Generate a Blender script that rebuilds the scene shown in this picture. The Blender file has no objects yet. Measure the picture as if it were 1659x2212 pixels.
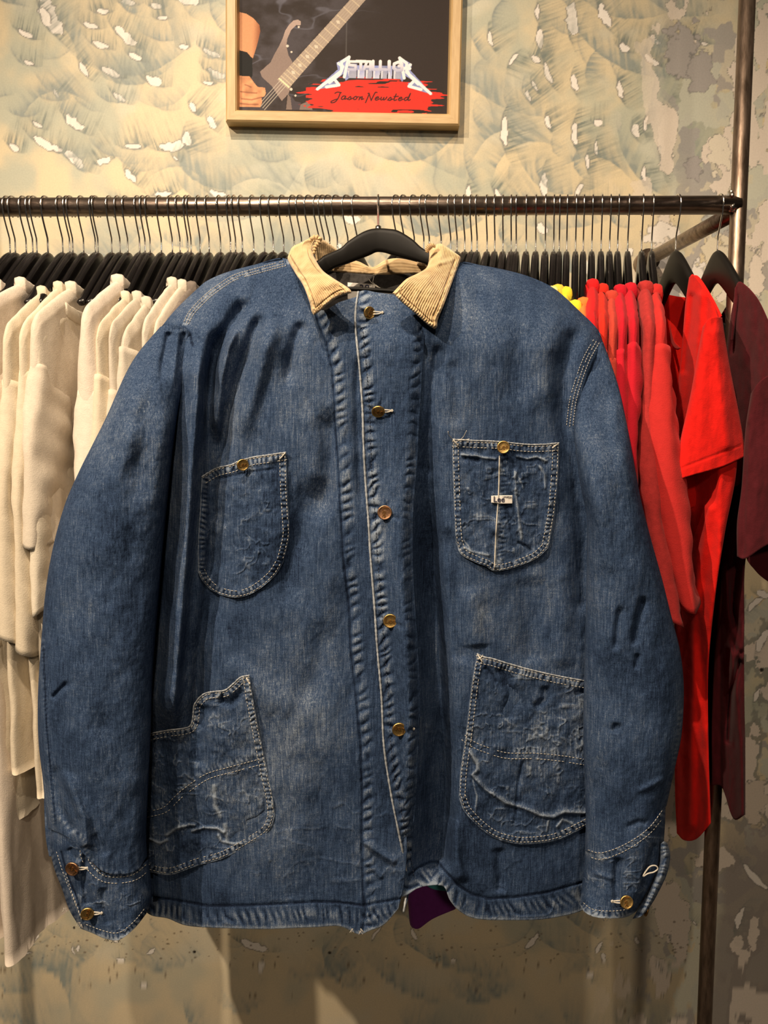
import bpy, math, random
import numpy as np
W, H, F = 1659, 2212, 1700.0
CX, CY = W/2, H/2
TH = math.radians(5.5)
CAMZ = 1.5
WALL_Y = 1.62
RAIL_Y = 1.22
rng = random.Random(7)
nr = np.random.RandomState(11)
sc = bpy.context.scene
col = sc.collection

# ------------------------------------------------------------------ camera helpers
def P(px, py, Y):
    """world point on depth plane Y seen at photo position px,py"""
    px = np.asarray(px, float); py = np.asarray(py, float); Y = np.asarray(Y, float)
    a = (px-CX)/F; b = -(py-CY)/F
    dy = math.cos(TH) + b*math.sin(TH)
    dz = -math.sin(TH) + b*math.cos(TH)
    t = Y/dy
    return np.stack(np.broadcast_arrays(a*t, Y, CAMZ+dz*t), -1)
def zof(py, Y):
    return float(P(CX, py, Y)[2])
def xof(px, py, Y):
    return float(P(px, py, Y)[0])

# ------------------------------------------------------------------ numeric helpers
_L = nr.rand(256, 256)
def vnoise(x, y, seed=0):
    x = np.asarray(x, float)+seed*17.31; y = np.asarray(y, float)+seed*9.77
    xi = np.floor(x).astype(int); yi = np.floor(y).astype(int)
    fx = x-xi; fy = y-yi
    fx = fx*fx*(3-2*fx); fy = fy*fy*(3-2*fy)
    g = lambda i, j: _L[i % 256, j % 256]
    return (g(xi, yi)*(1-fx)+g(xi+1, yi)*fx)*(1-fy)+(g(xi, yi+1)*(1-fx)+g(xi+1, yi+1)*fx)*fy
def fbm(x, y, seed=0, oct=4):
    s = 0; a = 1; t = 0
    for k in range(oct):
        s = s+a*vnoise(x*2**k, y*2**k, seed+k*3); t += a; a *= .5
    return s/t
def smooth(e0, e1, x):
    t = np.clip((x-e0)/(e1-e0), 0, 1)
    return t*t*(3-2*t)
def catmull(pts, n):
    pts = np.array(pts, float)
    if len(pts) == 2:
        t = np.linspace(0, 1, n)[:, None]
        return pts[0]*(1-t)+pts[1]*t
    p = np.vstack([2*pts[0]-pts[1], pts, 2*pts[-1]-pts[-2]])
    out = []
    for i in range(1, len(p)-2):
        a, b, c, d = p[i-1], p[i], p[i+1], p[i+2]
        t = np.linspace(0, 1, 14, endpoint=False)[:, None]
        out.append(.5*((2*b)+(c-a)*t+(2*a-5*b+4*c-d)*t*t+(3*b-a-3*c+d)*t**3))
    out.append(p[-2][None])
    q = np.vstack(out)
    return resample(q, n)
def resample(q, n):
    d = np.r_[0, np.cumsum(np.linalg.norm(np.diff(q, axis=0), axis=1))]
    s = np.linspace(0, d[-1], n)
    return np.stack([np.interp(s, d, q[:, k]) for k in range(q.shape[1])], -1)
def coons(T, B, L, R, step=3.0, nu=None, nv=None, curve=True):
    f = catmull if curve else (lambda p, n: resample(np.array(p, float), n))
    ln = lambda p: np.sum(np.linalg.norm(np.diff(np.array(p, float), axis=0), axis=1))
    nu = nu or max(4, int(max(ln(T), ln(B))/step)); nv = nv or max(4, int(max(ln(L), ln(R))/step))
    t, b, l, r = f(T, nu), f(B, nu), f(L, nv), f(R, nv)
    u = np.linspace(0, 1, nu)[None, :, None]; v = np.linspace(0, 1, nv)[:, None, None]
    c = (1-v)*t[None]+v*b[None]+(1-u)*l[:, None]+u*r[:, None]
    c = c-((1-u)*(1-v)*t[0]+u*(1-v)*t[-1]+(1-u)*v*b[0]+u*v*b[-1])
    U, V = np.meshgrid(np.linspace(0, 1, nu), np.linspace(0, 1, nv))
    return c[..., 0], c[..., 1], U, V
def pdist(px, py, poly):
    """signed distance (+ to the right when walking down the poly) and arclength"""
    best = np.full(px.shape, 1e9); s = np.zeros(px.shape); sg = np.zeros(px.shape); acc = 0
    for (ax, ay), (bx, by) in zip(poly[:-1], poly[1:]):
        dx, dy = bx-ax, by-ay; l = math.hypot(dx, dy)
        if l < 1e-9: continue
        t = np.clip(((px-ax)*dx+(py-ay)*dy)/l**2, 0, 1)
        ex, ey = px-(ax+t*dx), py-(ay+t*dy)
        d = np.hypot(ex, ey); m = d < best
        best = np.where(m, d, best); s = np.where(m, acc+t*l, s)
        sg = np.where(m, np.sign(ex*dy-ey*dx), sg); acc += l
    return best*sg, s, acc

# ------------------------------------------------------------------ materials
def new_mat(name):
    m = bpy.data.materials.new(name); m.use_nodes = True
    nt = m.node_tree; b = nt.nodes['Principled BSDF']
    return m, nt, b
def N(nt, t, **k):
    n = nt.nodes.new(t)
    for a, v in k.items():
        if a in n.inputs: n.inputs[a].default_value = v
        else: setattr(n, a, v)
    return n
def simple(name, rgb, rough=.6, metal=0, noise=.0, scale=60, bump=0, sheen=0, stretch=(1, 1, 1), rgb2=None, spec=.5):
    m, nt, b = new_mat(name)
    b.inputs['Roughness'].default_value = rough; b.inputs['Metallic'].default_value = metal
    b.inputs['Specular IOR Level'].default_value = spec
    if sheen: b.inputs['Sheen Weight'].default_value = sheen
    c = (*rgb, 1)
    b.inputs['Base Color'].default_value = c
    if noise or bump or rgb2:
        tc = N(nt, 'ShaderNodeTexCoord'); mp = N(nt, 'ShaderNodeMapping'); mp.inputs['Scale'].default_value = stretch
        nt.links.new(tc.outputs['Object'], mp.inputs[0])
        nz = N(nt, 'ShaderNodeTexNoise', Scale=scale, Detail=5.0, Roughness=.6)
        nt.links.new(mp.outputs[0], nz.inputs['Vector'])
        r = N(nt, 'ShaderNodeValToRGB')
        r.color_ramp.elements[0].position = .3; r.color_ramp.elements[1].position = .7
        d = rgb2 or tuple(x*(1-noise) for x in rgb)
        r.color_ramp.elements[0].color = (*d, 1); r.color_ramp.elements[1].color = c
        nt.links.new(nz.outputs['Fac'], r.inputs[0]); nt.links.new(r.outputs[0], b.inputs['Base Color'])
        if bump:
            n2 = N(nt, 'ShaderNodeTexNoise', Scale=scale*4, Detail=4.0)
            nt.links.new(mp.outputs[0], n2.inputs['Vector'])
            bp = N(nt, 'ShaderNodeBump', Strength=bump, Distance=.001)
            nt.links.new(n2.outputs['Fac'], bp.inputs['Height']); nt.links.new(bp.outputs[0], b.inputs['Normal'])
    return m
def denim(name, dark=(.0075, .0135, .031), mid=(.032, .058, .118), light=(.215, .26, .325), k=1.0, contrast=1.0):
    m, nt, b = new_mat(name)
    L = nt.links.new
    tc = N(nt, 'ShaderNodeTexCoord')
    def tex(scale, st, det=4.0, rough=.6):
        mp = N(nt, 'ShaderNodeMapping'); mp.inputs['Scale'].default_value = st
        L(tc.outputs['Object'], mp.inputs[0])
        n = N(nt, 'ShaderNodeTexNoise', Scale=scale, Detail=det, Roughness=rough); L(mp.outputs[0], n.inputs['Vector'])
        return n.outputs['Fac']
    def math_(op, a, b_):
        n = N(nt, 'ShaderNodeMath', operation=op)
        for i, x in enumerate((a, b_)):
            if hasattr(x, 'links'): L(x, n.inputs[i])
            else: n.inputs[i].default_value = x
        return n.outputs[0]
    streak = tex(1.0, (620, 620, 34), 4.0, .65)
    weft = tex(1.0, (90, 90, 700), 3.0, .6)
    grain = tex(1500.0, (1, 1, .6), 3.0, .7)
    blot = tex(11.0, (1, 1, .5), 6.0, .62)
    big = tex(3.5, (1, 1, .7), 3.0, .5)
    v = math_('MULTIPLY', math_('SUBTRACT', streak, .5), 1.25*contrast)
    v = math_('ADD', v, math_('MULTIPLY', math_('SUBTRACT', blot, .5), 1.15*contrast))
    v = math_('ADD', v, math_('MULTIPLY', math_('SUBTRACT', big, .5), .7))
    v = math_('ADD', v, math_('MULTIPLY', math_('SUBTRACT', weft, .5), .45))
    v = math_('ADD', v, math_('MULTIPLY', math_('SUBTRACT', grain, .5), 1.5))
    v = math_('ADD', v, .46)
    at = N(nt, 'ShaderNodeVertexColor', layer_name='wear')
    sep = N(nt, 'ShaderNodeSeparateColor'); L(at.outputs['Color'], sep.inputs[0])
    v = math_('ADD', v, math_('MULTIPLY', sep.outputs[0], 1.25))
    v = math_('SUBTRACT', v, math_('MULTIPLY', sep.outputs[1], .6))
    r = N(nt, 'ShaderNodeValToRGB'); L(v, r.inputs[0])
    e = r.color_ramp.elements
    e[0].position = 0.0; e[0].color = (*[c*k for c in dark], 1)
    e[1].position = 1.3 if False else 1.0; e[1].color = (*[c*k for c in light], 1)
    x = e.new(.48); x.color = (*[c*k for c in mid], 1)
    x = e.new(.76); x.color = (*[(c*.72+d*.28)*k for c, d in zip(mid, light)], 1)
    L(r.outputs[0], b.inputs['Base Color'])
    b.inputs['Roughness'].default_value = .9; b.inputs['Specular IOR Level'].default_value = .08
    b.inputs['Sheen Weight'].default_value = .0
    bp = N(nt, 'ShaderNodeBump', Strength=.35, Distance=.0006); L(math_('ADD', grain, streak), bp.inputs['Height'])
    bp2 = N(nt, 'ShaderNodeBump', Strength=.5, Distance=.006); L(tex(45.0, (1, 1, .6), 4.0, .55), bp2.inputs['Height'])
    L(bp2.outputs[0], bp.inputs['Normal'])
    L(bp.outputs[0], b.inputs['Normal'])
    return m
def vcol_mat(name, rough=.5, bump=0.0, scale=400, spec=.4):
    m, nt, b = new_mat(name)
    at = N(nt, 'ShaderNodeVertexColor', layer_name='paint')
    tc = N(nt, 'ShaderNodeTexCoord'); nz = N(nt, 'ShaderNodeTexNoise', Scale=scale, Detail=4.0)
    nt.links.new(tc.outputs['Object'], nz.inputs['Vector'])
    mr = N(nt, 'ShaderNodeMapRange'); mr.inputs['To Min'].default_value = .88; mr.inputs['To Max'].default_value = 1.12
    nt.links.new(nz.outputs['Fac'], mr.inputs['Value'])
    mx = N(nt, 'ShaderNodeVectorMath', operation='SCALE')
    nt.links.new(at.outputs['Color'], mx.inputs[0]); nt.links.new(mr.outputs[0], mx.inputs['Scale'])
    nt.links.new(mx.outputs[0], b.inputs['Base Color'])
    b.inputs['Roughness'].default_value = rough; b.inputs['Specular IOR Level'].default_value = spec
    if bump:
        bp = N(nt, 'ShaderNodeBump', Strength=bump, Distance=.002)
        n2 = N(nt, 'ShaderNodeTexNoise', Scale=18.0, Detail=6.0); nt.links.new(tc.outputs['Object'], n2.inputs['Vector'])
        nt.links.new(n2.outputs['Fac'], bp.inputs['Height']); nt.links.new(bp.outputs[0], b.inputs['Normal'])
    return m
def corduroy():
    m, nt, b = new_mat('tan_corduroy')
    at = N(nt, 'ShaderNodeVertexColor', layer_name='wear')
    sep = N(nt, 'ShaderNodeSeparateColor'); nt.links.new(at.outputs['Color'], sep.inputs[0])
    nz = N(nt, 'ShaderNodeTexNoise', Scale=90.0, Detail=5.0)
    tc = N(nt, 'ShaderNodeTexCoord'); nt.links.new(tc.outputs['Object'], nz.inputs['Vector'])
    ad = N(nt, 'ShaderNodeMath', operation='MULTIPLY_ADD'); nt.links.new(nz.outputs['Fac'], ad.inputs[0]); ad.inputs[1].default_value = .5
    nt.links.new(sep.outputs[0], ad.inputs[2])
    r = N(nt, 'ShaderNodeValToRGB'); nt.links.new(ad.outputs[0], r.inputs[0])
    e = r.color_ramp.elements
    e[0].position = .1; e[0].color = (.20, .12, .045, 1); e[1].position = 1.0; e[1].color = (.78, .60, .36, 1)
    x = e.new(.5); x.color = (.57, .39, .195, 1)
    nt.links.new(r.outputs[0], b.inputs['Base Color']); b.inputs['Roughness'].default_value = .9
    b.inputs['Sheen Weight'].default_value = .3
    return m

M = {}
M['denim'] = denim('faded_blue_denim')
M['denim_pocket'] = denim('pocket_denim', contrast=1.15, k=.95)
M['lining'] = simple('charcoal_blanket_lining', (.05, .045, .042), .95, noise=.6, scale=160, bump=.5)
M['cord'] = corduroy()
M['thread'] = simple('cream_thread', (.62, .58, .50), .8, noise=.3, scale=300)
M['thread_dark'] = simple('navy_thread', (.03, .04, .07), .8, noise=.3, scale=300)
M['piping'] = simple('worn_white_edge', (.40, .43, .46), .85, noise=.45, scale=300)
M['brass'] = simple('aged_brass', (.86, .56, .20), .40, 1.0, noise=.5, scale=220, bump=.2)
M['copper'] = simple('aged_copper', (.66, .36, .20), .42, 1.0, noise=.5, scale=220, bump=.2)
M['brass_dark'] = simple('dark_brass_relief', (.28, .15, .05), .5, 1.0, noise=.3, scale=300)
M['black_wood'] = simple('black_lacquered_wood', (.006, .005, .005), .27, noise=.3, scale=80, spec=.4)
M['black_matte'] = simple('black_matte_wood', (.007, .006, .005), .5, noise=.3, scale=80, spec=.2)
M['chrome'] = simple('chrome_wire', (.80, .78, .75), .16, 1.0, noise=.15, scale=300)
M['steel'] = simple('bare_steel_tube', (.30, .24, .20), .34, .95, rgb2=(.10, .075, .06), scale=26, stretch=(1, 4, 4), bump=.15)
M['steel_v'] = simple('bare_steel_post', (.34, .25, .19), .38, .9, rgb2=(.10, .07, .05), scale=24, stretch=(5, 5, 1), bump=.15)
M['weld'] = simple('weld_bead', (.62, .58, .52), .25, 1.0, noise=.4, scale=200, bump=.6)
M['frame'] = simple('pale_pine_frame', (.62, .44, .22), .42, rgb2=(.46, .30, .13), scale=18, stretch=(1, 9, 9), bump=.08)
M['frame_v'] = simple('pale_pine_frame_upright', (.62, .44, .22), .42, rgb2=(.46, .30, .13), scale=18, stretch=(9, 9, 1), bump=.08)
M['print'] = vcol_mat('printed_paper', .6, spec=.15)
M['mural'] = vcol_mat('swirl_painted_wall', .5, bump=.12, scale=300)
M['label'] = simple('woven_label', (.74, .70, .64), .8, noise=.15, scale=300)
M['ink'] = simple('label_ink', (.02, .02, .05), .8, noise=.2, scale=200)
M['floor'] = simple('concrete_floor', (.16, .14, .12), .6, noise=.4, scale=5, bump=.1)
def knit(name, rgb, n=.12):
    return simple(name, rgb, .92, noise=n, scale=140, bump=.35, sheen=.05, spec=.15)

# ------------------------------------------------------------------ mesh helpers
def finish(ob, mats, smooth_=True, color=None, cname='wear', parent=None, kind=None):
    me = ob.data
    for m in (mats if isinstance(mats, (list, tuple)) else [mats]): me.materials.append(m)
    if smooth_: me.polygons.foreach_set('use_smooth', np.ones(len(me.polygons), bool))
    if color is not None:
        a = me.color_attributes.new(cname, 'FLOAT_COLOR', 'POINT')
        c = np.ones((len(me.vertices), 4), np.float32); c[:, :color.shape[1]] = color
        a.data.foreach_set('color', c.ravel())
    col.objects.link(ob)
    if parent is not None: ob.parent = parent
    if kind: ob['kind'] = kind
    return ob
def mesh_np(name, V, Q, mats, parent=None, midx=None, **k):
    """V (n,3) world coordinates, Q (m,4) quads"""
    off = np.array(parent_world(parent)) if parent is not None else np.zeros(3)
    V = np.asarray(V, np.float64).reshape(-1, 3)-off
    Q = np.asarray(Q, np.int32).reshape(-1, 4)
    me = bpy.data.meshes.new(name)
    me.vertices.add(len(V)); me.vertices.foreach_set('co', V.astype(np.float32).ravel())
    me.loops.add(Q.size); me.loops.foreach_set('vertex_index', Q.ravel())
    me.polygons.add(len(Q)); me.polygons.foreach_set('loop_start', np.arange(0, Q.size, 4, dtype=np.int32))
    me.polygons.foreach_set('loop_total', np.full(len(Q), 4, np.int32))
    if midx is not None: me.polygons.foreach_set('material_index', np.asarray(midx, np.int32))
    me.update(calc_edges=True)
    return finish(bpy.data.objects.new(name, me), mats, parent=parent, **k)
def parent_world(p):
    x = np.array(p.location[:], float)
    if p.parent is not None: x = x+parent_world(p.parent)
    return x
def gridq(nv, nu, off=0, closeu=False, flip=False):
    i, j = np.meshgrid(np.arange(nv-1), np.arange(nu if closeu else nu-1), indexing='ij')
    j2 = (j+1) % nu
    q = np.stack([i*nu+j, i*nu+j2, (i+1)*nu+j2, (i+1)*nu+j], -1).reshape(-1, 4)
    if flip: q = q[:, ::-1]
    return q+off
def slab(name, PX, PY, Yf, Yb, mat, parent, wear=None, world=None):
    """closed cloth volume: front grid, back grid, joined all round the rim"""
    nv, nu = PX.shape
    A = P(PX, PY, Yf).reshape(-1, 3); B = P(PX, PY, Yb).reshape(-1, 3)
    n = nv*nu
    Q = [gridq(nv, nu, 0, flip=True), gridq(nv, nu, n)]
    idx = np.arange(n).reshape(nv, nu)
    ring = np.r_[idx[0, :], idx[1:, -1], idx[-1, -2::-1], idx[-2:0:-1, 0]]
    r2 = np.roll(ring, -1)
    Q.append(np.stack([ring, r2, r2+n, ring+n], -1))
    c = None
    if wear is not None:
        w = wear.reshape(-1, wear.shape[-1]) if wear.ndim == 3 else np.stack([wear.ravel()]+[np.zeros(n)]*2, -1)
        c = np.vstack([w, w])
    else: c = np.zeros((2*n, 3))
    return mesh_np(name, np.vstack([A, B]), np.vstack(Q), mat, parent, color=c)
class MB:
    def __init__(s): s.v = []; s.f = []; s.mi = []; s.n = 0
    def add(s, V, Fs, mi=0):
        V = [tuple(map(float, v)) for v in V]
        s.v += V; s.f += [tuple(i+s.n for i in f) for f in Fs]; s.mi += [mi]*len(Fs); s.n += len(V)
    def box(s, c, h, mi=0, R=None):
        V = []
        for z in (-1, 1):
            for y in (-1, 1):
                for x in (-1, 1):
                    p = np.array([x*h[0], y*h[1], z*h[2]])
                    if R is not None: p = R@p
                    V.append(p+np.array(c))
        s.add(V, [(0, 2, 3, 1), (4, 5, 7, 6), (0, 1, 5, 4), (2, 6, 7, 3), (0, 4, 6, 2), (1, 3, 7, 5)], mi)
    def tube(s, pts, r, seg=8, mi=0, cap=True):
        pts = np.array(pts, float); n = len(pts)
        r = np.broadcast_to(np.asarray(r, float), (n,))
        t = np.gradient(pts, axis=0); t /= (np.linalg.norm(t, axis=1)[:, None]+1e-12)
        up = np.array([0, 0, 1.0]) if abs(t[0][2]) < .9 else np.array([1.0, 0, 0])
        V = []
        for i in range(n):
            a = np.cross(t[i], up); a /= (np.linalg.norm(a)+1e-12); b = np.cross(a, t[i]); up = b
            for k in range(seg):
                w = 2*math.pi*k/seg
                V.append(pts[i]+r[i]*(math.cos(w)*a+math.sin(w)*b))
        Fs = [(i*seg+k, i*seg+(k+1) % seg, (i+1)*seg+(k+1) % seg, (i+1)*seg+k) for i in range(n-1) for k in range(seg)]
        if cap: Fs += [tuple(range(seg))[::-1], tuple(range((n-1)*seg, n*seg))]
        s.add(V, Fs, mi)
    def build(s, name, mats, parent=None, smooth_=True, loc=None, **k):
        off = parent_world(parent) if parent is not None else np.zeros(3)
        me = bpy.data.meshes.new(name)
        me.from_pydata([tuple(np.array(v)-off) for v in s.v], [], s.f)
        me.update()
        me.polygons.foreach_set('material_index', np.array(s.mi, np.int32))
        return finish(bpy.data.objects.new(name, me), mats, smooth_, parent=parent, **k)
def auto_smooth(ob, deg=35):
    me = ob.data
    n = len(me.edges)
    import bmesh
    bm = bmesh.new(); bm.from_mesh(me)
    for e in bm.edges:
        e.smooth = len(e.link_faces) == 2 and e.calc_face_angle(0) < math.radians(deg)
    bm.to_mesh(me); bm.free()
def thing(name, label, cat, loc=(0, 0, 0), group=None, rotz=0):
    o = bpy.data.objects.new(name, None); col.objects.link(o); o.location = loc; o.rotation_euler = (0, 0, rotz)
    o.empty_display_size = .05
    o['label'] = label; o['category'] = cat
    if group: o['group'] = group
    return o
def text_mesh(txt, size, depth=.0002, shear=0.0, bold=0.0):
    cu = bpy.data.curves.new('t', 'FONT'); cu.body = txt; cu.size = size; cu.extrude = depth; cu.shear = shear; cu.offset = bold
    cu.align_x = 'CENTER'; cu.align_y = 'CENTER'; cu.resolution_u = 3
    o = bpy.data.objects.new('t', cu); col.objects.link(o)
    dg = bpy.context.evaluated_depsgraph_get()
    me = o.evaluated_get(dg).to_mesh()
    V = [tuple(v.co) for v in me.vertices]; Fs = [tuple(p.vertices) for p in me.polygons]
    o.evaluated_get(dg).to_mesh_clear(); bpy.data.objects.remove(o); bpy.data.curves.remove(cu)
    return V, Fs

# ================================================================== SETTING
def S(px): return px*WALL_Y/F          # photo pixels to metres on the wall
def build_wall():
    fx = .0020
    xs = np.r_[np.linspace(-2.2, -1.15, 60, endpoint=False), np.arange(-1.15, 1.20, fx), np.linspace(1.20, 2.2, 60)]
    zs = np.r_[np.linspace(0, .36, 30, endpoint=False), np.arange(.36, 2.48, fx), np.linspace(2.48, 3.6, 30)]
    X, Z = np.meshgrid(xs, zs)
    # wall px units (u right, v down) so the marks can be measured on the photograph
    U = X/S(1); V = -(Z-1.5)/S(1)
    n1 = fbm(U/170, V/150, 1, 4); n2 = fbm(U/60, V/60, 5, 4)
    cream = np.array([.67, .57, .375]); sage = np.array([.455, .465, .365]); grey = np.array([.40, .40, .38])
    t = smooth(.46, .66, n1*.65+n2*.35)[..., None]
    C = cream*(1-t)+sage*t
    t2 = smooth(.55, .75, fbm(U/110+9, V/90, 9, 4))[..., None]*.5
    C = C*(1-t2)+np.array([.60, .60, .50])*t2
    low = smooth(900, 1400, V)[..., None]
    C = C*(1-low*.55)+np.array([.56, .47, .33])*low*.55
    def window(cu, cv, r):
        cx, cz = S(cu), 1.5-S(cv); rr = S(r)
        i0, i1 = np.searchsorted(xs, [cx-rr, cx+rr]); j0, j1 = np.searchsorted(zs, [cz-rr, cz+rr])
        return slice(j0, j1), slice(i0, i1)
    def swoosh(cu, cv, ln, ang, curv, h, chip, strength=1.0, seed=0, sharp=1.0, line=.35):
        r = max(ln, h)*2.2
        sj, si = window(cu, cv, r)
        u = U[sj, si]-cu; v = V[sj, si]-cv
        if u.size == 0: return
        ca, sa = math.cos(ang), math.sin(ang)
        a = u*ca+v*sa; b = u*sa-v*ca      # b up
        wob = (vnoise(a/9+seed*3.1, b/9, seed)-.5)*3.0
        q = b-curv*(a/ln)**2*ln*.5+wob
        win = np.clip(1-(np.abs(a)/(ln*1.35))**2, 0, 1)
        br = .16+1.15*vnoise(a/2.6*sharp+b*.10, b/34+seed, seed)**1.6*(.35+1.2*vnoise(a/14, b/12, seed+2))+.25*(chip == 0)
        fan = np.exp(-np.clip(q, 0, None)/h)*smooth(-2.0, 1.0, q)*win*br
        dk = np.array([.15, .185, .17]) if chip > 0 else np.array([.24, .28, .265])
        k = np.clip(fan*strength*1.55, 0, .92)[..., None]
        c = C[sj, si]*(1-k)+dk*k
        ar = np.exp(-(q/2.2)**2)*np.clip(1-(np.abs(a)/(ln*1.05))**2, 0, 1)*strength*line*1.3
        ar = np.clip(ar, 0, .8)[..., None]
        c = c*(1-ar)+np.array([.17, .18, .185])*ar
        if chip > 0:
            la = ln*.52
            ragged = (vnoise(a/8.0, b/8.0, seed+9)-.5)*chip*.7
            w = chip*np.sqrt(np.clip(1-(a/la)**2, 0, 1))+ragged*(np.abs(a) < la)
            dd = w-np.abs(q-chip*.8)
            ol = (smooth(-2.2, -.3, dd)*(np.abs(a) < la*1.08))[..., None]
            c = c*(1-ol*.85)+np.array([.17, .16, .15])*ol*.85
            inn = (smooth(-.2, .9, dd)*(np.abs(a) < la))[..., None]
            c = c*(1-inn)+np.array([.80, .76, .70])*inn
        C[sj, si] = c
    R = random.Random(5)
    # grey-green cloud washes
    for i in range(230):
        cu = R.uniform(-950, 640); cv = R.uniform(-1150, 1500)
        swoosh(cu, cv, R.uniform(45, 110), R.uniform(-.5, 1.1), R.uniform(.2, 1.1)*R.choice([1, 1, -1]), R.uniform(22, 55), 0,
               R.uniform(.35, .85), i, .45, .10)
    # wall position of a photo point
    def wp(px, py):
        p = P(px, py, WALL_Y); return p[0]/S(1), -(p[2]-1.5)/S(1)
    L1 = [(95, 40, 60, 1.1, 16), (90, 40, 26, 1.2, 9), (52, 78, 22, .5, 6), (62, 140, 16, .4, 4), (195, 60, 22, .3, 5), (215, 103, 24, .35, 6),
          (222, 30, 17, 0, 5), (278, 12, 20, .1, 6), (338, 18, 16, .1, 5), (405, 8, 30, .2, 10), (350, 43, 14, .1, 4), (265, 85, 36, .7, 9),
          (290, 127, 20, .5, 6), (237, 162, 28, .4, 6), (177, 152, 22, 1.0, 5), (328, 182, 24, .4, 9), (255, 215, 20, .6, 5), (397, 105, 12, 0, 4),
          (455, 120, 26, .45, 5), (465, 165, 26, .4, 6), (450, 183, 14, .1, 4), (118, 205, 12, 1.0, 4), (413, 235, 15, 1.0, 6),
          (452, 268, 18, 1.0, 7), (155, 272, 30, .7, 9), (78, 272, 16, .6, 4), (100, 320, 44, .45, 7), (28, 323, 16, .5, 5), (155, 352, 32, .7, 9),
          (226, 353, 20, -.3, 6), (288, 323, 24, 0, 6), (372, 325, 36, -.1, 9), (395, 300, 20, 1.5, 9), (278, 384, 22, .9, 6), (378, 345, 9, .6, 3),
          (470, 425, 24, .2, 6), (352, 425, 26, -.1, 5)]
    R1 = [(1225, 40, 44, 1.55, 12), (1160, 85, 26, 1.5, 7), (1157, 26, 20, 1.5, 4), (1298, 38, 34, 1.1, 9), (1345, 108, 16, .5, 7), (1413, 90, 18, .7, 5),
          (1405, 135, 24, .5, 6), (1480, 90, 12, .6, 4), (1520, 98, 9, .2, 4), (1445, 150, 16, 1.2, 9), (1155, 132, 14, .6, 5), (1178, 160, 30, 1.2, 6),
          (1235, 180, 22, 1.4, 7), (1335, 195, 26, 1.3, 5), (1152, 188, 16, 1.0, 4), (1138, 210, 16, 1.2, 4), (1083, 283, 40, 1.55, 8),
          (1236, 290, 30, 1.5, 6), (1180, 265, 18, 1.3, 4), (1290, 270, 12, .3, 6), (1368, 285, 18, 1.2, 7), (1391, 265, 20, 1.7, 4),
          (1423, 290, 60, 1.65, 9), (1285, 320, 18, 1.5, 3), (1168, 400, 34, 1.5, 7), (1072, 425, 20, .9, 6), (1245, 410, 22, 2.0, 5),
          (1387, 375, 20, 1.6, 4), (1008, 415, 20, 1.5, 5), (1055, 85, 20, 1.3, 4), (1105, 125, 18, 2.2, 4), (1265, 350, 20, 1.5, 4)]
    k = 0
    for (px, py, ln, an, ch) in L1+R1:
        u, v = wp(px, py); k += 1
        swoosh(u, v, ln*1.4, an, .5, R.uniform(20, 40), ch*1.0, R.uniform(.75, 1.0), k, 1, .5)
    for i in range(520):
        cu = R.uniform(-950, 610); cv = R.uniform(-1150, 1180)
        py_ = 941+cv; px_ = 829+cu
        chip = R.choice([0, 0, 2.5, 4, 6, 8])*(1 if cv < 900 else .6)
        if -10 < px_ < 1640 and py_ < 440: chip = 0
        an = R.gauss(.35, .4) if cu < 0 else R.gauss(1.35, .4)
        if cv > 880: an = R.gauss(.5, .9); chip = R.choice([0, 0, 0, 2.5, 4])
        swoosh(cu, cv, R.uniform(16, 40), an, R.uniform(.3, .9), R.uniform(8, 26), chip, R.uniform(.3, .75)*(1 if cv < 900 else .6), 100+i)
    for i in range(26):       # thin loose arcs
        swoosh(R.uniform(-950, 600), R.uniform(-1000, 1250), R.uniform(40, 90), R.uniform(-3, 3), R.uniform(.8, 1.5), 7, 0, R.uniform(.3, .6), 900+i, 1, .4)
    # right-hand flaked layers
    rgt = smooth(545, 640, U+60*(fbm(U/60, V/60, 3)-.5))
    nA = fbm(U/75+3, V/85, 21, 5); nB = fbm(U/60+31, V/75+7, 27, 5); nC = fbm(U/46+60, V/70+2, 33, 5)
    def layer(C, mask, rgb, amt=1.0, edge=None):
        m = (mask*amt)[..., None]
        return C*(1-m)+np.array(rgb)*m
    far = smooth(560, 700, U)
    C = layer(C, smooth(.50, .515, nA)*rgt, (.36, .345, .335), .85)
    C = layer(C, smooth(.53, .54, nB)*rgt, (.55, .56, .47), .8)
    C = layer(C, smooth(.555, .565, nA*.5+nC*.5)*rgt, (.62, .57, .44), .8)
    ed = np.exp(-((nC-.575)/.006)**2)*smooth(480, 640, U)
    C = layer(C, ed, (.13, .13, .13), .75)
    C = layer(C, smooth(.575, .583, nC)*smooth(440, 640, U), (.72, .64, .55), 1)
    C = layer(C, smooth(735, 800, U+30*(nA-.5))*smooth(.47, .50, nC)*(1-smooth(.57, .58, nC))*smooth(-300, 100, V), (.25, .25, .215), .8)
    grow = smooth(700, 1000, V)*smooth(745, 775, U+40*(nB-.5))
    C = layer(C, grow*(1-smooth(.58, .585, nC)), (.30, .265, .24), .85)
    # patch flakes hand placed behind the right hangers
    for (px, py, a, b, rgb) in [(1428, 502, 36, 20, (.74, .69, .62)), (1512, 602, 22, 34, (.74, .70, .64)), (1450, 640, 22, 60, (.33, .32, .31)),
                                (1475, 115, 34, 60, (.37, .35, .335)), (1515, 150, 26, 45, (.37, .35, .335)), (1500, 365, 24, 22, (.36, .34, .33)),
                                (1632, 600, 16, 48, (.74, .66, .56)), (1552, 330, 22, 40, (.72, .66, .54)), (1420, 560, 30, 18, (.30, .29, .28)),
                                (1545, 560, 30, 70, (.66, .60, .46)), (1630, 1730, 30, 60, (.62, .54, .45)), (1560, 470, 40, 30, (.42, .43, .40))]:
        u, v = wp(px, py)
        sj, si = window(u, v, max(a, b)*1.8)
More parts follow.
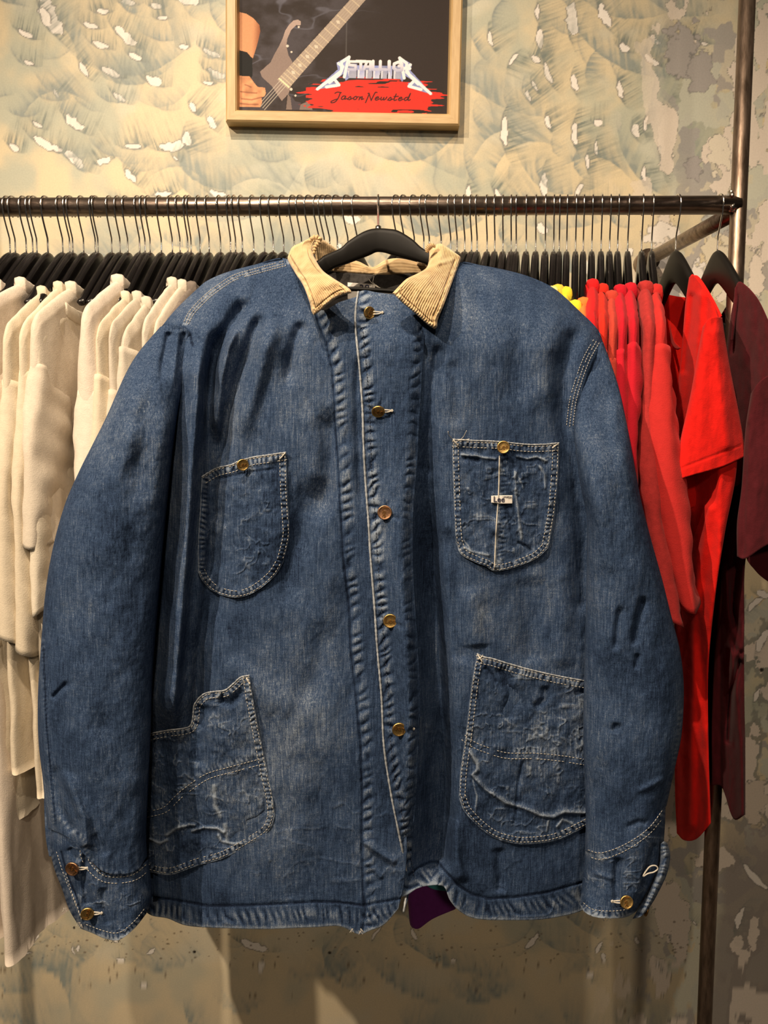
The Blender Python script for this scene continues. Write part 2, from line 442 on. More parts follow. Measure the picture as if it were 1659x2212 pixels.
        du = (U[sj, si]-u)/a; dv = (V[sj, si]-v)/b
        e = 1-np.hypot(du, dv)+(fbm(U[sj, si]/16, V[sj, si]/16, int(px), 4)-.5)*1.6
        o = np.exp(-(e/.05)**2)[..., None]*.7; m = smooth(0, .04, e)[..., None]
        c = C[sj, si]*(1-m)+np.array(rgb)*m
        C[sj, si] = c*(1-o)+np.array([.15, .15, .15])*o
    for (px, py, ln, an, ch) in [(260, 2075, 14, .2, 4), (75, 2030, 20, -.5, 7), (165, 2048, 12, 1.8, 5), (545, 2050, 46, .35, 11), (560, 2085, 22, 1.8, 8),
                                 (310, 2130, 12, .1, 3), (1155, 2035, 36, -1.0, 8), (980, 2080, 10, 0, 6), (1030, 2138, 12, 0, 5), (1270, 2108, 20, 1.1, 7),
                                 (1372, 2032, 14, 1.3, 7), (1300, 2070, 16, 1.2, 6), (1290, 2045, 22, 2.0, 5), (1422, 2090, 16, .9, 3), (1500, 1995, 10, .8, 2),
                                 (1592, 1980, 40, 1.9, 9), (1625, 1900, 60, .8, 9), (1222, 1968, 10, 1.5, 5), (1600, 1010, 20, 1.9, 8), (1626, 1300, 30, 2.4, 8),
                                 (1640, 1380, 40, 2.0, 10), (1648, 1290, 24, .3, 9), (890, 2020, 20, 1.2, 6), (15, 1870, 18, 2, 6), (1630, 1500, 24, 1.9, 6)]:
        u, v = wp(px, py); k += 1
        swoosh(u, v, ln*1.3, an, .5, R.uniform(8, 18), ch*.8, .5, k+50)
    # dark specks low on the wall
    for i in range(420):
        cu = R.uniform(-900, 760); cv = 1130+abs(R.gauss(0, 90))*R.choice([1, 1, -1])
        r = R.uniform(1.2, 3.6); sj, si = window(cu, cv, r*2.5)
        e = smooth(-.2, .3, 1-np.hypot((U[sj, si]-cu)/r, (V[sj, si]-cv)/r/.8))[..., None]*.7
        C[sj, si] = C[sj, si]*(1-e)+np.array([.16, .12, .08])*e
    for (px, py, r) in [(1645, 1447, 5), (420, 2056, 4), (712, 2058, 4), (160, 2004, 3)]:
        u, v = wp(px, py); sj, si = window(u, v, r*2.5)
        e = smooth(-.2, .3, 1-np.hypot((U[sj, si]-u)/r, (V[sj, si]-v)/r))[..., None]
        C[sj, si] = C[sj, si]*(1-e)+np.array([.03, .025, .02])*e
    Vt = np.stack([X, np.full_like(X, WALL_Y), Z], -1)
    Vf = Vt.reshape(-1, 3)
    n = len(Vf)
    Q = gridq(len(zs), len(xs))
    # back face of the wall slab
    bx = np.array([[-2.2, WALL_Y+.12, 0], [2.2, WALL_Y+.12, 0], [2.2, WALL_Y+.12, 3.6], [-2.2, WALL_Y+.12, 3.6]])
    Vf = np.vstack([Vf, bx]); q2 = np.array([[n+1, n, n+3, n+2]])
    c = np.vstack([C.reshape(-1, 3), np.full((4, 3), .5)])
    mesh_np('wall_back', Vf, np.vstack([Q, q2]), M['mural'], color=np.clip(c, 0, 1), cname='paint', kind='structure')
build_wall()
mb = MB(); mb.box((0, -1.0, -.02), (2.2, 2.74, .02)); mb.build('floor', M['floor'], smooth_=False, kind='structure')

# ================================================================== GARMENT RACK
rail_c0 = P(-480, 449, RAIL_Y); rail_c1 = P(1590, 443, RAIL_Y)
RZ = lambda x: rail_c0[2]+(rail_c1[2]-rail_c0[2])*(x-rail_c0[0])/(rail_c1[0]-rail_c0[0])
RR = .0135
postR = (xof(1596, 430, RAIL_Y), RAIL_Y); postL = (-.925, RAIL_Y)
rack = thing('clothes_rack', 'welded bare steel clothes rack rail carrying the row of hangers', 'clothes rack', (0, RAIL_Y, 0))
mb = MB(); mb.tube([(postL[0], RAIL_Y, RZ(postL[0])), (0, RAIL_Y, RZ(0)), (postR[0], RAIL_Y, RZ(postR[0]))], RR, 28); mb.build('rail', M['steel'], rack)
for x, y in (postR, postL):
    mb = MB(); mb.tube([(x, y, 0), (x, y, 1.3), (x, y, 2.6)], .0118, 24); mb.build('post', M['steel_v'], rack)
# brace running back to the wall and down
br0 = np.array([postR[0], RAIL_Y, RZ(postR[0])-.008]); br1 = P(1402, 560, WALL_Y-.03)
mb = MB(); mb.tube([br0, (br0+br1)/2, br1], .0125, 20)
mb.build('brace', M['steel'], rack)
mb = MB(); mb.tube([br1+np.array([0, .0, .0]), br1+np.array([0.0, .031, -.004])], .022, 20); mb.build('wall_flange', M['steel_v'], rack)
mb = MB()
wr = random.Random(3)
for k in range(16):
    a = wr.uniform(0, 6.28); p = np.array([postR[0]-.0125+wr.uniform(-.004, .003), RAIL_Y-.004+.011*math.cos(a), RZ(postR[0])+.004+.013*math.sin(a)])
    mb.tube([p+np.array([wr.uniform(-.004, .004), -.002, wr.uniform(-.004, .004)])*q for q in (-1, -.4, .4, 1)], [.001, .0034, .0036, .001], 8)
mb.build('weld', M['weld'], rack)

# ================================================================== FRAMED POSTER
def build_poster():
    yb = WALL_Y; yf = WALL_Y-.030
    oL, oR = xof(485, 140, yf), xof(994, 140, yf)
    zb = zof(266, yf); ht = .72
    rot = math.radians(-.6)
    loc = np.array([(oL+oR)/2, yf, zb])
    t = thing('framed_poster', 'music poster in a pale wooden frame hung on the swirl painted wall above the rail', 'poster', tuple(loc))
    w = oR-oL; fw = S(23)*.985; d = .030
    def prof_bar(p0, p1, q0, q1, mat):     # outer edge p0..p1, inner edge q0..q1 (x,z local)
        mb = MB(); V = []
        for (px, pz), (qx, qz) in ((p0, q0), (p1, q1)):
            mx, mz = px+(qx-px)*.14, pz+(qz-pz)*.14
            nx, nz = px+(qx-px)*.86, pz+(qz-pz)*.86
            ix, iz = px+(qx-px)*1.0, pz+(qz-pz)*1.0
            V += [(px, d, pz), (px, .003, pz), (mx, 0, mz), (nx, 0, nz), (ix, .003, iz), (ix+(qx-px)*.12, .016, iz+(qz-pz)*.12), (ix, d, iz)]
        V = [np.array(v)+loc for v in V]
        Fs = [(i, (i+1) % 7, 7+(i+1) % 7, 7+i) for i in range(7)]
        mb.add(V, Fs); o = mb.build('frame_rail', mat, t, smooth_=False)
        return o
    X0, X1, Z0, Z1 = -w/2, w/2, 0, ht
    prof_bar((X0, Z0), (X1, Z0), (X0+fw, Z0+fw), (X1-fw, Z0+fw), M['frame'])
    prof_bar((X1, Z0), (X1, Z1), (X1-fw, Z0+fw), (X1-fw, Z1-fw), M['frame_v'])
    prof_bar((X1, Z1), (X0, Z1), (X1-fw, Z1-fw), (X0+fw, Z1-fw), M['frame'])
    prof_bar((X0, Z1), (X0, Z0), (X0+fw, Z1-fw), (X0+fw, Z0+fw), M['frame_v'])
    # ---- printed sheet, painted on its own fine grid; units: photo px on the sheet plane
    ys = WALL_Y-.014
    s = .8
    us = np.arange(504, 976, s); vs = np.r_[np.arange(248, -40, -s), np.arange(-46, -330, -6)]
    U, V = np.meshgrid(us, vs)
    C = np.zeros(U.shape+(3,))+np.array([.028, .020, .018])
    n = fbm(U/40, V/30, 60, 5)
    shirt = smooth(850, 700, U+V*.6)*smooth(.3, .75, n)
    C += shirt[..., None]*np.array([.035, .035, .045])
    cre = np.exp(-((fbm(U/90+V/200, V/45, 70, 3)-.5)/.02)**2)*smooth(860, 640, U+V*.3)
    C += cre[..., None]*np.array([.05, .055, .075])
    C += (np.exp(-((U-745)/1.2)**2)*smooth(10, 60, V)*.05)[..., None]
    def inpoly(poly):
        r = np.zeros(U.shape, bool); pts = list(poly)
        for (ax, ay), (bx, by) in zip(pts, pts[1:]+pts[:1]):
            if ay == by: continue
            r ^= ((ay > V) != (by > V)) & (U < (bx-ax)*(V-ay)/(by-ay)+ax)
        return r
    def paint(mask, rgb, a=1.0):
        m = (np.asarray(mask, float)*a)[..., None]
        C[:] = C*(1-m)+np.broadcast_to(np.asarray(rgb, float), C.shape)*m
    def z2(p): return [(480+x/3.13, y/3.13) for x, y in p]
    # forearm
    arm = z2([(105, 95), (150, 105), (200, 135), (240, 180), (247, 220), (235, 280), (220, 340), (200, 405), (150, 370), (105, 350)])
    sh = smooth(505, 560, U); skin = np.array([.62, .30, .15]); sk2 = np.array([.30, .10, .045])
    e = np.abs(U-(532-(V-60)*.04))/28
    paint(inpoly(arm), skin*(1-smooth(.3, 1, e)[..., None])+sk2*smooth(.3, 1, e)[..., None])
    paint(inpoly(z2([(105, 352), (160, 365), (195, 405), (200, 520), (180, 560), (105, 545)])), (.010, .010, .010))
    # bass body
    C_body = np.array([.33, .25, .22]); grad = (.75+.5*smooth(120, 60, V))[..., None]
    body = z2([(500, 138), (470, 145), (440, 175), (415, 215), (400, 265), (375, 320), (345, 375), (320, 430), (250, 495), (262, 530), (330, 590), (370, 650), (400, 690), (445, 640), (470, 560), (480, 470), (465, 420), (440, 380), (425, 320), (430, 270), (455, 210), (490, 175), (518, 178), (520, 150)])
    paint(inpoly(body), C_body*grad)
    paint(inpoly(z2([(440, 640), (470, 680), (520, 715), (575, 690), (600, 720), (610, 748), (430, 748)])), C_body*.55)
    paint(inpoly(z2([(455, 640), (490, 690), (530, 700), (520, 748), (470, 748)])), (.06, .05, .06))
    # neck, frets, strings
    ax, ay, bx, by = 480+420/3.13, 560/3.13, 480+935/3.13, -40/3.13
    dx, dy = bx-ax, by-ay; l = math.hypot(dx, dy); dx /= l; dy /= l
    al = (U-ax)*dx+(V-ay)*dy; ac = -(U-ax)*dy+(V-ay)*dx
    neck = (al > -8) & (al < l+120) & (np.abs(ac) < 15.5-al*.012)
    paint(neck, (.36, .29, .235))
    for k in range(30):
        d = 268-268*.0+0; 
    pos = 0; gap = 8.0; fr = []
    p_ = -4.0
    while p_ < l+100:
        fr.append(p_); p_ += gap; gap *= 1.075
    for p_ in fr: paint(np.exp(-((al-p_)/1.0)**2)*neck, (.62, .52, .36), .8)
    for i in (3, 5, 7, 9, 13, 16):
        if i+1 < len(fr):
            m_ = (fr[i]+fr[i+1])/2
            paint(((np.abs(al-m_)/4.0+np.abs(ac)/6.0) < 1) & neck, (.66, .60, .48), .8)
    for q in (-9.5, -4, 1.5, 7):
        st = np.exp(-((ac-q)/.7)**2)*(al > -75)*(al < l+120)*(1-.6*(al > 0))
        paint(np.clip(st, 0, 1), (.55, .50, .42), .8)
    paint((np.abs(al+3) < 1.6) & (np.abs(ac) < 15), (.75, .66, .42))
    # pickup bits
    for (kx, ky, r) in [(432, 318, 3), (460, 358, 2.2), (506, 188, 2.4), (492, 652, 2.2), (462, 610, 3)]:
        paint(np.hypot(U-(480+kx/3.13), V-ky/3.13) < r, (.62, .56, .48))
    # hand
    hand = z2([(105, 525), (180, 528), (215, 575), (235, 598), (285, 602), (292, 640), (282, 662), (262, 668), (268, 700), (255, 735), (105, 735)])
    hs = vnoise(U/9, V/7, 77)
    paint(inpoly(hand), skin*(.65+.6*hs)[..., None]*np.array([1.05, 1.0, 1.0]))
    for (a0, b0, a1, b1) in [(120, 632, 230, 640), (130, 680, 262, 668), (150, 585, 190, 600), (120, 712, 240, 716)]:
        d, _, _ = pdist(U, V, z2([(a0, b0), ((a0+a1)/2, b0+6), (a1, b1)]))
        paint(np.exp(-(d/1.6)**2), (.16, .05, .03), .7)
    # ragged red brush patch
    cu_, cv_ = 802, 211
    eu = (U-cu_)/148; ev = (V-cv_)/42
    rag = (vnoise(V/4.2, np.floor(U/60), 81)-.5)*.30+(vnoise(U/30, V/3.2, 83)-.5)*.42
    red = smooth(0, .03, 1-np.hypot(np.abs(eu)**1.25, ev)+rag)
    paint(red, (.60, .030, .018))
    gaps = smooth(.74, .77, vnoise(U/26, V/3.5, 88))*red*(np.abs(ev) > .55)
    paint(gaps, (.02, .015, .012))
    # band logo: faceted steel letters with long pointed ends
    def lw(pts, w, rgbf, al_=1.0, flat=False):
        d, s_, _ = pdist(U, V, z2(pts)); paint(smooth(w/3.13+.5, w/3.13-.5, np.abs(d)), rgbf, al_)
    t_ = smooth(120, 178, V)[..., None]
    steel = np.array([.82, .80, .80])*(1-t_)+np.array([.10, .14, .42])*t_
    tb = smooth(128, 168, V+6*np.sin(U/5))[..., None]
    ext = np.array([.16, .20, .46])*(1-tb)+np.array([.42, .44, .58])*tb
    for k, (x0, x1, y0, y1) in enumerate([(835, 905, 430, 528), (905, 960, 440, 528), (960, 1010, 440, 528), (1010, 1062, 440, 528), (1062, 1112, 440, 528), (1112, 1145, 440, 526), (1148, 1212, 440, 528)]):
        paint(inpoly(z2([(x0, y0), (x1, y0), (x1-4, y1), (x0+4, y1)])), ext*(.8+.4*(k % 2)))
        paint(inpoly(z2([(x0+8, y0+30), (x0+18, y0+30), (x0+14, y1), (x0+8, y1)])), (.70, .70, .74), .8)
    tailL = z2([(850, 375), (765, 425), (775, 470), (620, 612), (700, 596), (770, 590), (790, 572), (745, 555), (812, 500), (830, 545), (852, 528), (835, 440)])
    tailR = z2([(1190, 375), (1275, 425), (1268, 470), (1420, 630), (1330, 604), (1262, 585), (1250, 555), (1290, 540), (1232, 505), (1212, 548), (1200, 528), (1210, 440)])
    fac = vnoise((U+V)/7, (U-V)/9, 91)
    for tl in (tailL, tailR):
        paint(inpoly(tl), np.array([.20, .24, .50])*(.7+.5*fac)[..., None]+.05)
    for pts in ([(850, 385), (800, 420), (800, 480), (640, 605)], [(780, 430), (810, 450), (790, 500), (720, 560)], [(850, 385), (838, 430), (820, 520)], [(760, 545), (785, 575), (700, 590)],
                [(1192, 385), (1240, 420), (1240, 480), (1405, 622)], [(1265, 430), (1235, 450), (1260, 500), (1320, 560)], [(1192, 385), (1206, 430), (1225, 520)], [(1285, 545), (1258, 575), (1340, 596)], [(1218, 455), (1262, 455)]):
        lw(pts, 10, (.74, .74, .78))
    def letter(x, strokes, w=9.5):
        for s_ in strokes: lw([(x+a, b) for a, b in s_], w*1.25, steel*1.0)
    letter(845, [[(52, 415), (5, 415), (5, 438), (50, 442), (50, 470), (0, 470)]], 7)      # E drawn like an S-shaped bar
    letter(900, [[(0, 413), (62, 413)], [(30, 413), (30, 470)]], 8)
    letter(950, [[(0, 470), (22, 413), (45, 413), (45, 470)], [(10, 448), (45, 448)]], 7)
    letter(1010, [[(3, 410), (3, 466), (42, 466)]], 8)
    letter(1062, [[(0, 410), (0, 466), (40, 466)]], 8)
    letter(1122, [[(0, 410), (0, 470)]], 9)
    letter(1148, [[(60, 425), (35, 413), (8, 425), (5, 455), (25, 470), (60, 466)], [(40, 440), (60, 440), (60, 466)]], 8)
    # the name in brush script
    x0, sc_ = 735, 1.0
    G = {
        'J': [[(42, 8), (22, 6), (10, 12)], [(38, 8), (28, 40), (14, 58), (-4, 62), (-6, 56), (8, 48), (24, 42)]],
        'a': [[(22, 26), (10, 26), (2, 38), (6, 44), (16, 40), (24, 26), (20, 42), (30, 38)]],
        's': [[(0, 42), (14, 28), (18, 36), (12, 44), (2, 42)], [(12, 44), (28, 36)]],
        'o': [[(14, 26), (4, 32), (4, 42), (14, 42), (20, 32), (14, 26)], [(18, 30), (28, 28)]],
        'n': [[(4, 28), (0, 44)], [(2, 38), (14, 27), (16, 32), (12, 42), (24, 38)]],
        'N': [[(0, 58), (14, 12), (8, 10)], [(14, 12), (28, 46)], [(28, 46), (44, 6), (54, 4)]],
        'e': [[(4, 36), (18, 32), (16, 26), (6, 30), (2, 40), (10, 44), (26, 36)]],
        'w': [[(4, 28), (2, 42), (12, 40), (18, 28), (16, 42), (26, 38), (32, 27)]],
        't': [[(12, 10), (4, 42), (18, 40)], [(2, 24), (24, 22)]],
        'd': [[(20, 26), (8, 28), (2, 40), (10, 43), (20, 34), (32, 4), (22, 42), (34, 38)]]}
    def word(wd, x):
        adv = {'J': 42, 'a': 32, 's': 28, 'o': 30, 'n': 26, 'N': 44, 'e': 28, 'w': 36, 't': 24, 'd': 36}
        for c in wd:
            for st in G[c]:
                sm = catmull([(a, b) for a, b in st], 18) if len(st) > 2 else np.array(st, float)
                lw([(x+a*1.30+(44-b)*.12, 616+b*1.30) for a, b in sm], 3.8, (.05, .01, .008))
            x += adv[c]*1.36
        return x
    word('Jason', 742); word('Newsted', 968)
    Vt = P(U, V, np.full(U.shape, ys)); nrow, ncol = U.shape
    # back of the sheet gives it a paper thickness
    A = Vt.reshape(-1, 3); b4 = [Vt[0, 0], Vt[0, -1], Vt[-1, -1], Vt[-1, 0]]
    B = np.array(b4)+np.array([0, .002, 0]); n0 = len(A)
    Q = np.vstack([gridq(nrow, ncol), [[n0, n0+3, n0+2, n0+1]]])
    mesh_np('printed_sheet', np.vstack([A, B]), Q, M['print'], t, color=np.vstack([np.clip(C.reshape(-1, 3), 0, 1), np.full((4, 3), .6)]), cname='paint', smooth_=False)
    for o in t.children: pass
    t.rotation_euler = (0, math.radians(1.0), 0)
build_poster()

# ================================================================== HANGERS
def ztop(s, k=1.05, c=.012): return -k*(math.sqrt(s*s+c*c)-c)
NECK = -.066       # hanger wood starts this far under the rail centre
def make_hook(mb, drop=NECK, lean=0.0):
    r = RR+.0019
    pts = []
    for a in np.linspace(math.radians(-50), math.radians(205), 26):   # back, over the top, to the front
        pts.append((0, r*math.cos(a), r*math.sin(a)))
    pts.append((0, -r*.86, -.013)); pts.append((0, -r*.55, -.026)); pts.append((0, -.002, -.041)); pts.append((0, 0, -.046)); pts.append((0, 0, drop-.004))
    P_ = catmull(pts[:26], 26); tail = catmull([pts[25]]+pts[26:], 12)
    mb.tube(np.vstack([P_, tail[1:]]), .00125, 7)
def arm_mesh(mb, s_end=.158, th=.0058, k=1.05, c=.012, h0=.034, h1=.019, z0=NECK, n=30, sag=0):
    sv = np.linspace(-s_end, s_end, 2*n+1); V = []; seg = 12
    for s in sv:
        q = abs(s)/s_end
        zt = z0+ztop(s, k, c); h = h0*(1-q)+h1*q
        if q > .93: h *= math.sqrt(max(0.05, 1-((q-.93)/.07)**2*.8))
        mid = zt-h/2
        if abs(s) < .035: mid += 0
        for j in range(seg):
            w = 2*math.pi*j/seg
            cx, cz = math.cos(w), math.sin(w)
            x = th*math.copysign(abs(cx)**.55, cx); z = h/2*math.copysign(abs(cz)**.7, cz)
            V.append((x, s, mid+z))
    m = len(sv)
    Fs = [(i*seg+j, i*seg+(j+1) % seg, (i+1)*seg+(j+1) % seg, (i+1)*seg+j) for i in range(m-1) for j in range(seg)]
    Fs += [tuple(range(seg))[::-1], tuple(range((m-1)*seg, m*seg))]
    mb.add(V, Fs)
hk = MB(); make_hook(hk)
hook_ob = hk.build('hook', M['chrome'])
bs = MB(); arm_mesh(bs, s_end=.098, h1=.012, th=.0056, k=1.0); short_ob = bs.build('hanger_body', M['black_wood'])
bw = MB(); arm_mesh(bw, s_end=.16, th=.006, k=.95, c=.016, h0=.050, h1=.026); wide_ob = bw.build('hanger_body', M['black_matte'])
bd = MB(); arm_mesh(bd, th=.005); body_ob = bd.build('hanger_body', M['black_wood'])
bar = MB(); bar.tube([(0, -.150, NECK-.128), (0, 0, NECK-.1285), (0, .150, NECK-.128)], .003, 8)
bar_ob = bar.build('trouser_bar', M['black_matte'])
me_hook, me_body, me_bar, me_short, me_wide = hook_ob.data, body_ob.data, bar_ob.data, short_ob.data, wide_ob.data
for o in (hook_ob, body_ob, bar_ob, short_ob, wide_ob): bpy.data.objects.remove(o)
hooks = [7, 18.6, 38, 57, 66, 80, 103, 123, 139, 145, 170, 179, 213, 231, 249, 266, 289, 304, 325, 339, 357, 381, 398, 410, 429, 453, 470, 492, 503, 518, 543,
         567, 586, 609, 632, 648, 667, 687, 698, 710, 727, 750, 771, 858, 874, 896, 917, 929, 955, 976, 990, 1007, 1022, 1034, 1056, 1073, 1091, 1109, 1120,
         1142, 1163, 1184, 1193, 1203, 1225, 1240, 1264, 1276, 1287, 1307, 1323, 1350, 1383, 1407, 1471, 1563]
def yaw_of(px):
    if px < 480: return math.radians(8)
    if px < 800: return math.radians(8+24*min(1, (px-480)/220))
    if px < 1080: return math.radians(13+18*max(0, min(1, (1080-px)/180)))
    if px < 1440: return math.radians(13)
    return math.radians(-1)
def hx(px): return xof(px, 460, RAIL_Y-.017)
ORD = ['first', 'second', 'third', 'fourth', 'fifth', 'sixth', 'seventh', 'eighth', 'ninth', 'tenth', 'eleventh', 'twelfth', 'thirteenth', 'fourteenth', 'fifteenth', 'sixteenth',
       'seventeenth', 'eighteenth', 'nineteenth', 'twentieth', 'twenty-first', 'twenty-second', 'twenty-third', 'twenty-fourth', 'twenty-fifth', 'twenty-sixth', 'twenty-seventh',
       'twenty-eighth', 'twenty-ninth', 'thirtieth', 'thirty-first', 'thirty-second', 'thirty-third', 'thirty-fourth', 'thirty-fifth', 'thirty-sixth', 'thirty-seventh',
       'thirty-eighth', 'thirty-ninth', 'fortieth', 'forty-first', 'forty-second', 'forty-third', 'forty-fourth', 'forty-fifth']
HANG = []
SHX = []
left_n = len([h for h in hooks if h < 818])
for i, px in enumerate(hooks):
    x = hx(px)
    if px < 818:
        lab = 'black hanger with chrome hook, %s on the rail counting left from the denim jacket' % ORD[left_n-1-i]
    elif px < 1440:
        lab = 'black hanger with chrome hook, %s on the rail counting right from the denim jacket' % ORD[i-left_n]
    elif px < 1500: lab = 'black hanger with its flat grey-lit side showing, holding the wide bright red t-shirt'
    else: lab = 'black hanger nearest the right rack post, holding the maroon t-shirt'
    rz = yaw_of(px)
    ry = 0
    t = thing('clothes_hanger', lab, 'hanger', (x, RAIL_Y, RZ(x)), 'hangers along the rail', -rz)
    HANG.append(t)
    dz = rng.uniform(-.002, .002)
    for nm, me in (('hook', me_hook), ('hanger_body', me_wide if px > 1440 else me_short)):
        o = bpy.data.objects.new(nm, me); col.objects.link(o); o.parent = t
# ================================================================== T-SHIRTS ON THE RAIL
FAB = {
 'cream': knit('cream_cotton', (.63, .55, .42)), 'ivory': knit('ivory_cotton', (.67, .60, .48)), 'ecru': knit('ecru_cotton', (.62, .55, .45)),
 'oat': knit('oatmeal_cotton', (.56, .50, .41)), 'white': knit('off_white_cotton', (.67, .585, .49)), 'grey': knit('grey_brown_marl', (.20, .165, .14), .35),
 'lemon': knit('pale_lemon_cotton', (.80, .74, .28)), 'yellow': knit('golden_yellow_cotton', (.80, .52, .06)), 'bright': knit('bright_yellow_cotton', (.82, .66, .04)),
 'orange': knit('orange_cotton', (.80, .20, .04)), 'red1': knit('bright_red_cotton', (.62, .012, .014)), 'red2': knit('tomato_red_cotton', (.60, .025, .012)),
 'red3': knit('faded_brick_red_cotton', (.50, .050, .030)), 'red4': knit('crimson_cotton', (.52, .010, .022)), 'red6': knit('washed_red_cotton', (.42, .030, .028), .25),
 'red7': knit('scarlet_cotton', (.52, .025, .022)), 'big': knit('vivid_red_cotton', (.66, .010, .006)), 'maroon': knit('maroon_cotton', (.075, .008, .012), .2),
 'black': knit('black_cotton', (.008, .007, .007)), 'purple': knit('dark_purple_cotton', (.12, .018, .13), .15), 'teal': knit('teal_cotton', (.05, .22, .25)),
}
def shirt(name, label, peak, corner, fab, wn=.010, seam=.10, sl_len=.30, hem=.80, group=None, T=.007, scoop=.03, wide=None, s_neck=.085, s_sh=.172,
          s_hem=.188, yaw=None, sleeve=True, wn2=None, seed=0, zoff=0, skew=0, rib=True, swing=0.0, category='t-shirt', sleeve_c=.140, body_t=None, mid=0.0):
    """a shirt hung edge-on: peak / corner are the photo positions of the front neck point and the shoulder corner"""
    yaw = yaw_of(peak[0]) if yaw is None else yaw
    d = np.array([-math.sin(yaw), -math.cos(yaw)]); n = np.array([math.cos(yaw), -math.sin(yaw)])
    for _ in range(4):     # the neck point rests where the hanger arm has the height seen in the photo
        yp = RAIL_Y-s_neck*math.cos(yaw); drop = RZ(0)-zof(peak[1], yp)
        s_neck = min(.135, max(.078, (drop-.066-.002)/1.05+.010))
    yp = RAIL_Y-s_neck*math.cos(yaw)
    pk = P(peak[0], peak[1], yp)
    x0 = pk[0]-d[0]*s_neck
    zp = pk[2]; yc = RAIL_Y-s_sh*math.cos(yaw); zc = zof(corner[1], yc)
    O = np.array([x0, RAIL_Y, 0.0]); SHX.append((x0, yaw))
    t = thing(name, label, category, (x0, RAIL_Y, zp), group)
    def W_(s, nn, z):
        s = np.asarray(s, float)
        return np.stack([O[0]+d[0]*s+n[0]*nn, O[1]+d[1]*s+n[1]*nn, z+0*s], -1)
    nu, nv = 61, 90; T = max(T, .0085); wn = max(wn, .0095)
    us = np.sin(np.linspace(-math.pi/2, math.pi/2, nu)); vs = np.linspace(0, 1, nv)**1.9
    wn2 = wn if wn2 is None else wn2
    def ridge(a):     # a = |s|
        zz = np.where(a < s_neck, zp, zp+(zc-zp)*np.clip((a-s_neck)/(s_sh-s_neck), 0, 1)**1.12)
        return zz
    zh = zp-hem
    sheets = []
    U_, V_ = np.meshgrid(us, vs)
    smax = s_sh+(s_hem-s_sh)*(V_**.6 if s_hem > s_sh else smooth(.35, .9, V_))
    S_ = U_*smax
    for sign in (-1, 1):
        dip = (scoop if sign < 0 else .012)*np.sqrt(np.clip(1-(S_/s_neck)**2, 0, 1))
        ztopv = ridge(np.abs(S_[0]))[None, :]+0*V_+.003
        # rounded shoulder end
        endr = np.clip((np.abs(U_)-.93)/.07, 0, 1); ztopv = ztopv-.016*endr**2
        zt = ztopv-(dip[0][None, :] if True else 0)
        z = zt*(1-V_)+zh*V_
        dz = zp-z
        body_w = body_t if body_t is not None else T
        w = T+(wn-T)*smooth(.02, seam, dz)*1.0
        w = w*(1-smooth(seam, seam+.10, dz)*.35)+(body_w*smooth(seam, .5, dz)*.5)
        edge = np.clip(1-np.abs(U_)**7, 0, 1)**.5
        top = np.clip(dz/.012+.0, 0, 1)**.5
        inneck = (np.abs(S_) < s_neck*.98)
        top = np.where(inneck, np.maximum(top, .9), np.clip((zt-z)/.013, 0, 1)**.5)
        prof = w*edge*top
        fold = .006*np.sin(S_*42+seed*2.1+V_*2)*smooth(.12, .6, V_)+.0022*(fbm(S_*40, V_*9, seed+3, 3)-.5)*4*smooth(.03, .3, V_)
        wr_ = (fbm(S_*70+seed, z*26, seed+6, 3)-.5)*.0045
        lean = skew*dz+swing*np.sin(V_*3)*0
        nn = sign*prof+fold+wr_*edge+lean
        sheets.append(W_(S_, nn, z))
    A, B = [s_.reshape(-1, 3) for s_ in sheets]; nA = len(A)
    Q = [gridq(nv, nu, 0, flip=True), gridq(nv, nu, nA)]
    idx = np.arange(nA).reshape(nv, nu)
    Q.append(np.stack([idx[-1, :-1], idx[-1, 1:], idx[-1, 1:]+nA, idx[-1, :-1]+nA], -1))
    # weld the two sheets along the side seams and the shoulder ridge
    m = np.arange(2*nA)
    for j in (0, nu-1): m[idx[:, j]+nA] = idx[:, j]
    for j in range(nu):
        if abs(S_[0, j]) >= s_neck: m[idx[0, j]+nA] = idx[0, j]
    Qa = m[np.vstack(Q)]; used = np.unique(Qa); re_ = np.zeros(2*nA, int); re_[used] = np.arange(len(used))
    mesh_np('body', np.vstack([A, B])[used], re_[Qa], FAB[fab], t)
    if rib:   # ribbed neckband: a soft tube round the neck opening
        ang = np.linspace(0, 2*math.pi, 80, endpoint=False); V = []
        seg = 8
        for a in ang:
            s = s_neck*math.cos(a); sg = math.sin(a)
            dp = (scoop if sg < 0 else .012)*abs(sg)
            w0 = T*1.0*abs(sg)**.12*(1 if sg > 0 else -1)
            for k in range(seg):
                w = 2*math.pi*k/seg
                h = .0105*math.sin(w)*(1+.04*math.sin(a*60)); o = (T*.36+.0006)*math.cos(w)*(1+.06*math.sin(a*70))
                endl = abs(math.cos(a))**8
                V.append(W_(s+ (o*endl), w0*(1)+o*(1-endl*.2)+ (0 if abs(sg) > .2 else 0), zp-dp+h+.003).tolist())
        m = len(ang)
        Fs = [(i*seg+k, i*seg+(k+1) % seg, ((i+1) % m)*seg+(k+1) % seg, ((i+1) % m)*seg+k) for i in range(m) for k in range(seg)]
        mb = MB(); mb.add(V, Fs); mb.build('neckband', FAB[fab], t)
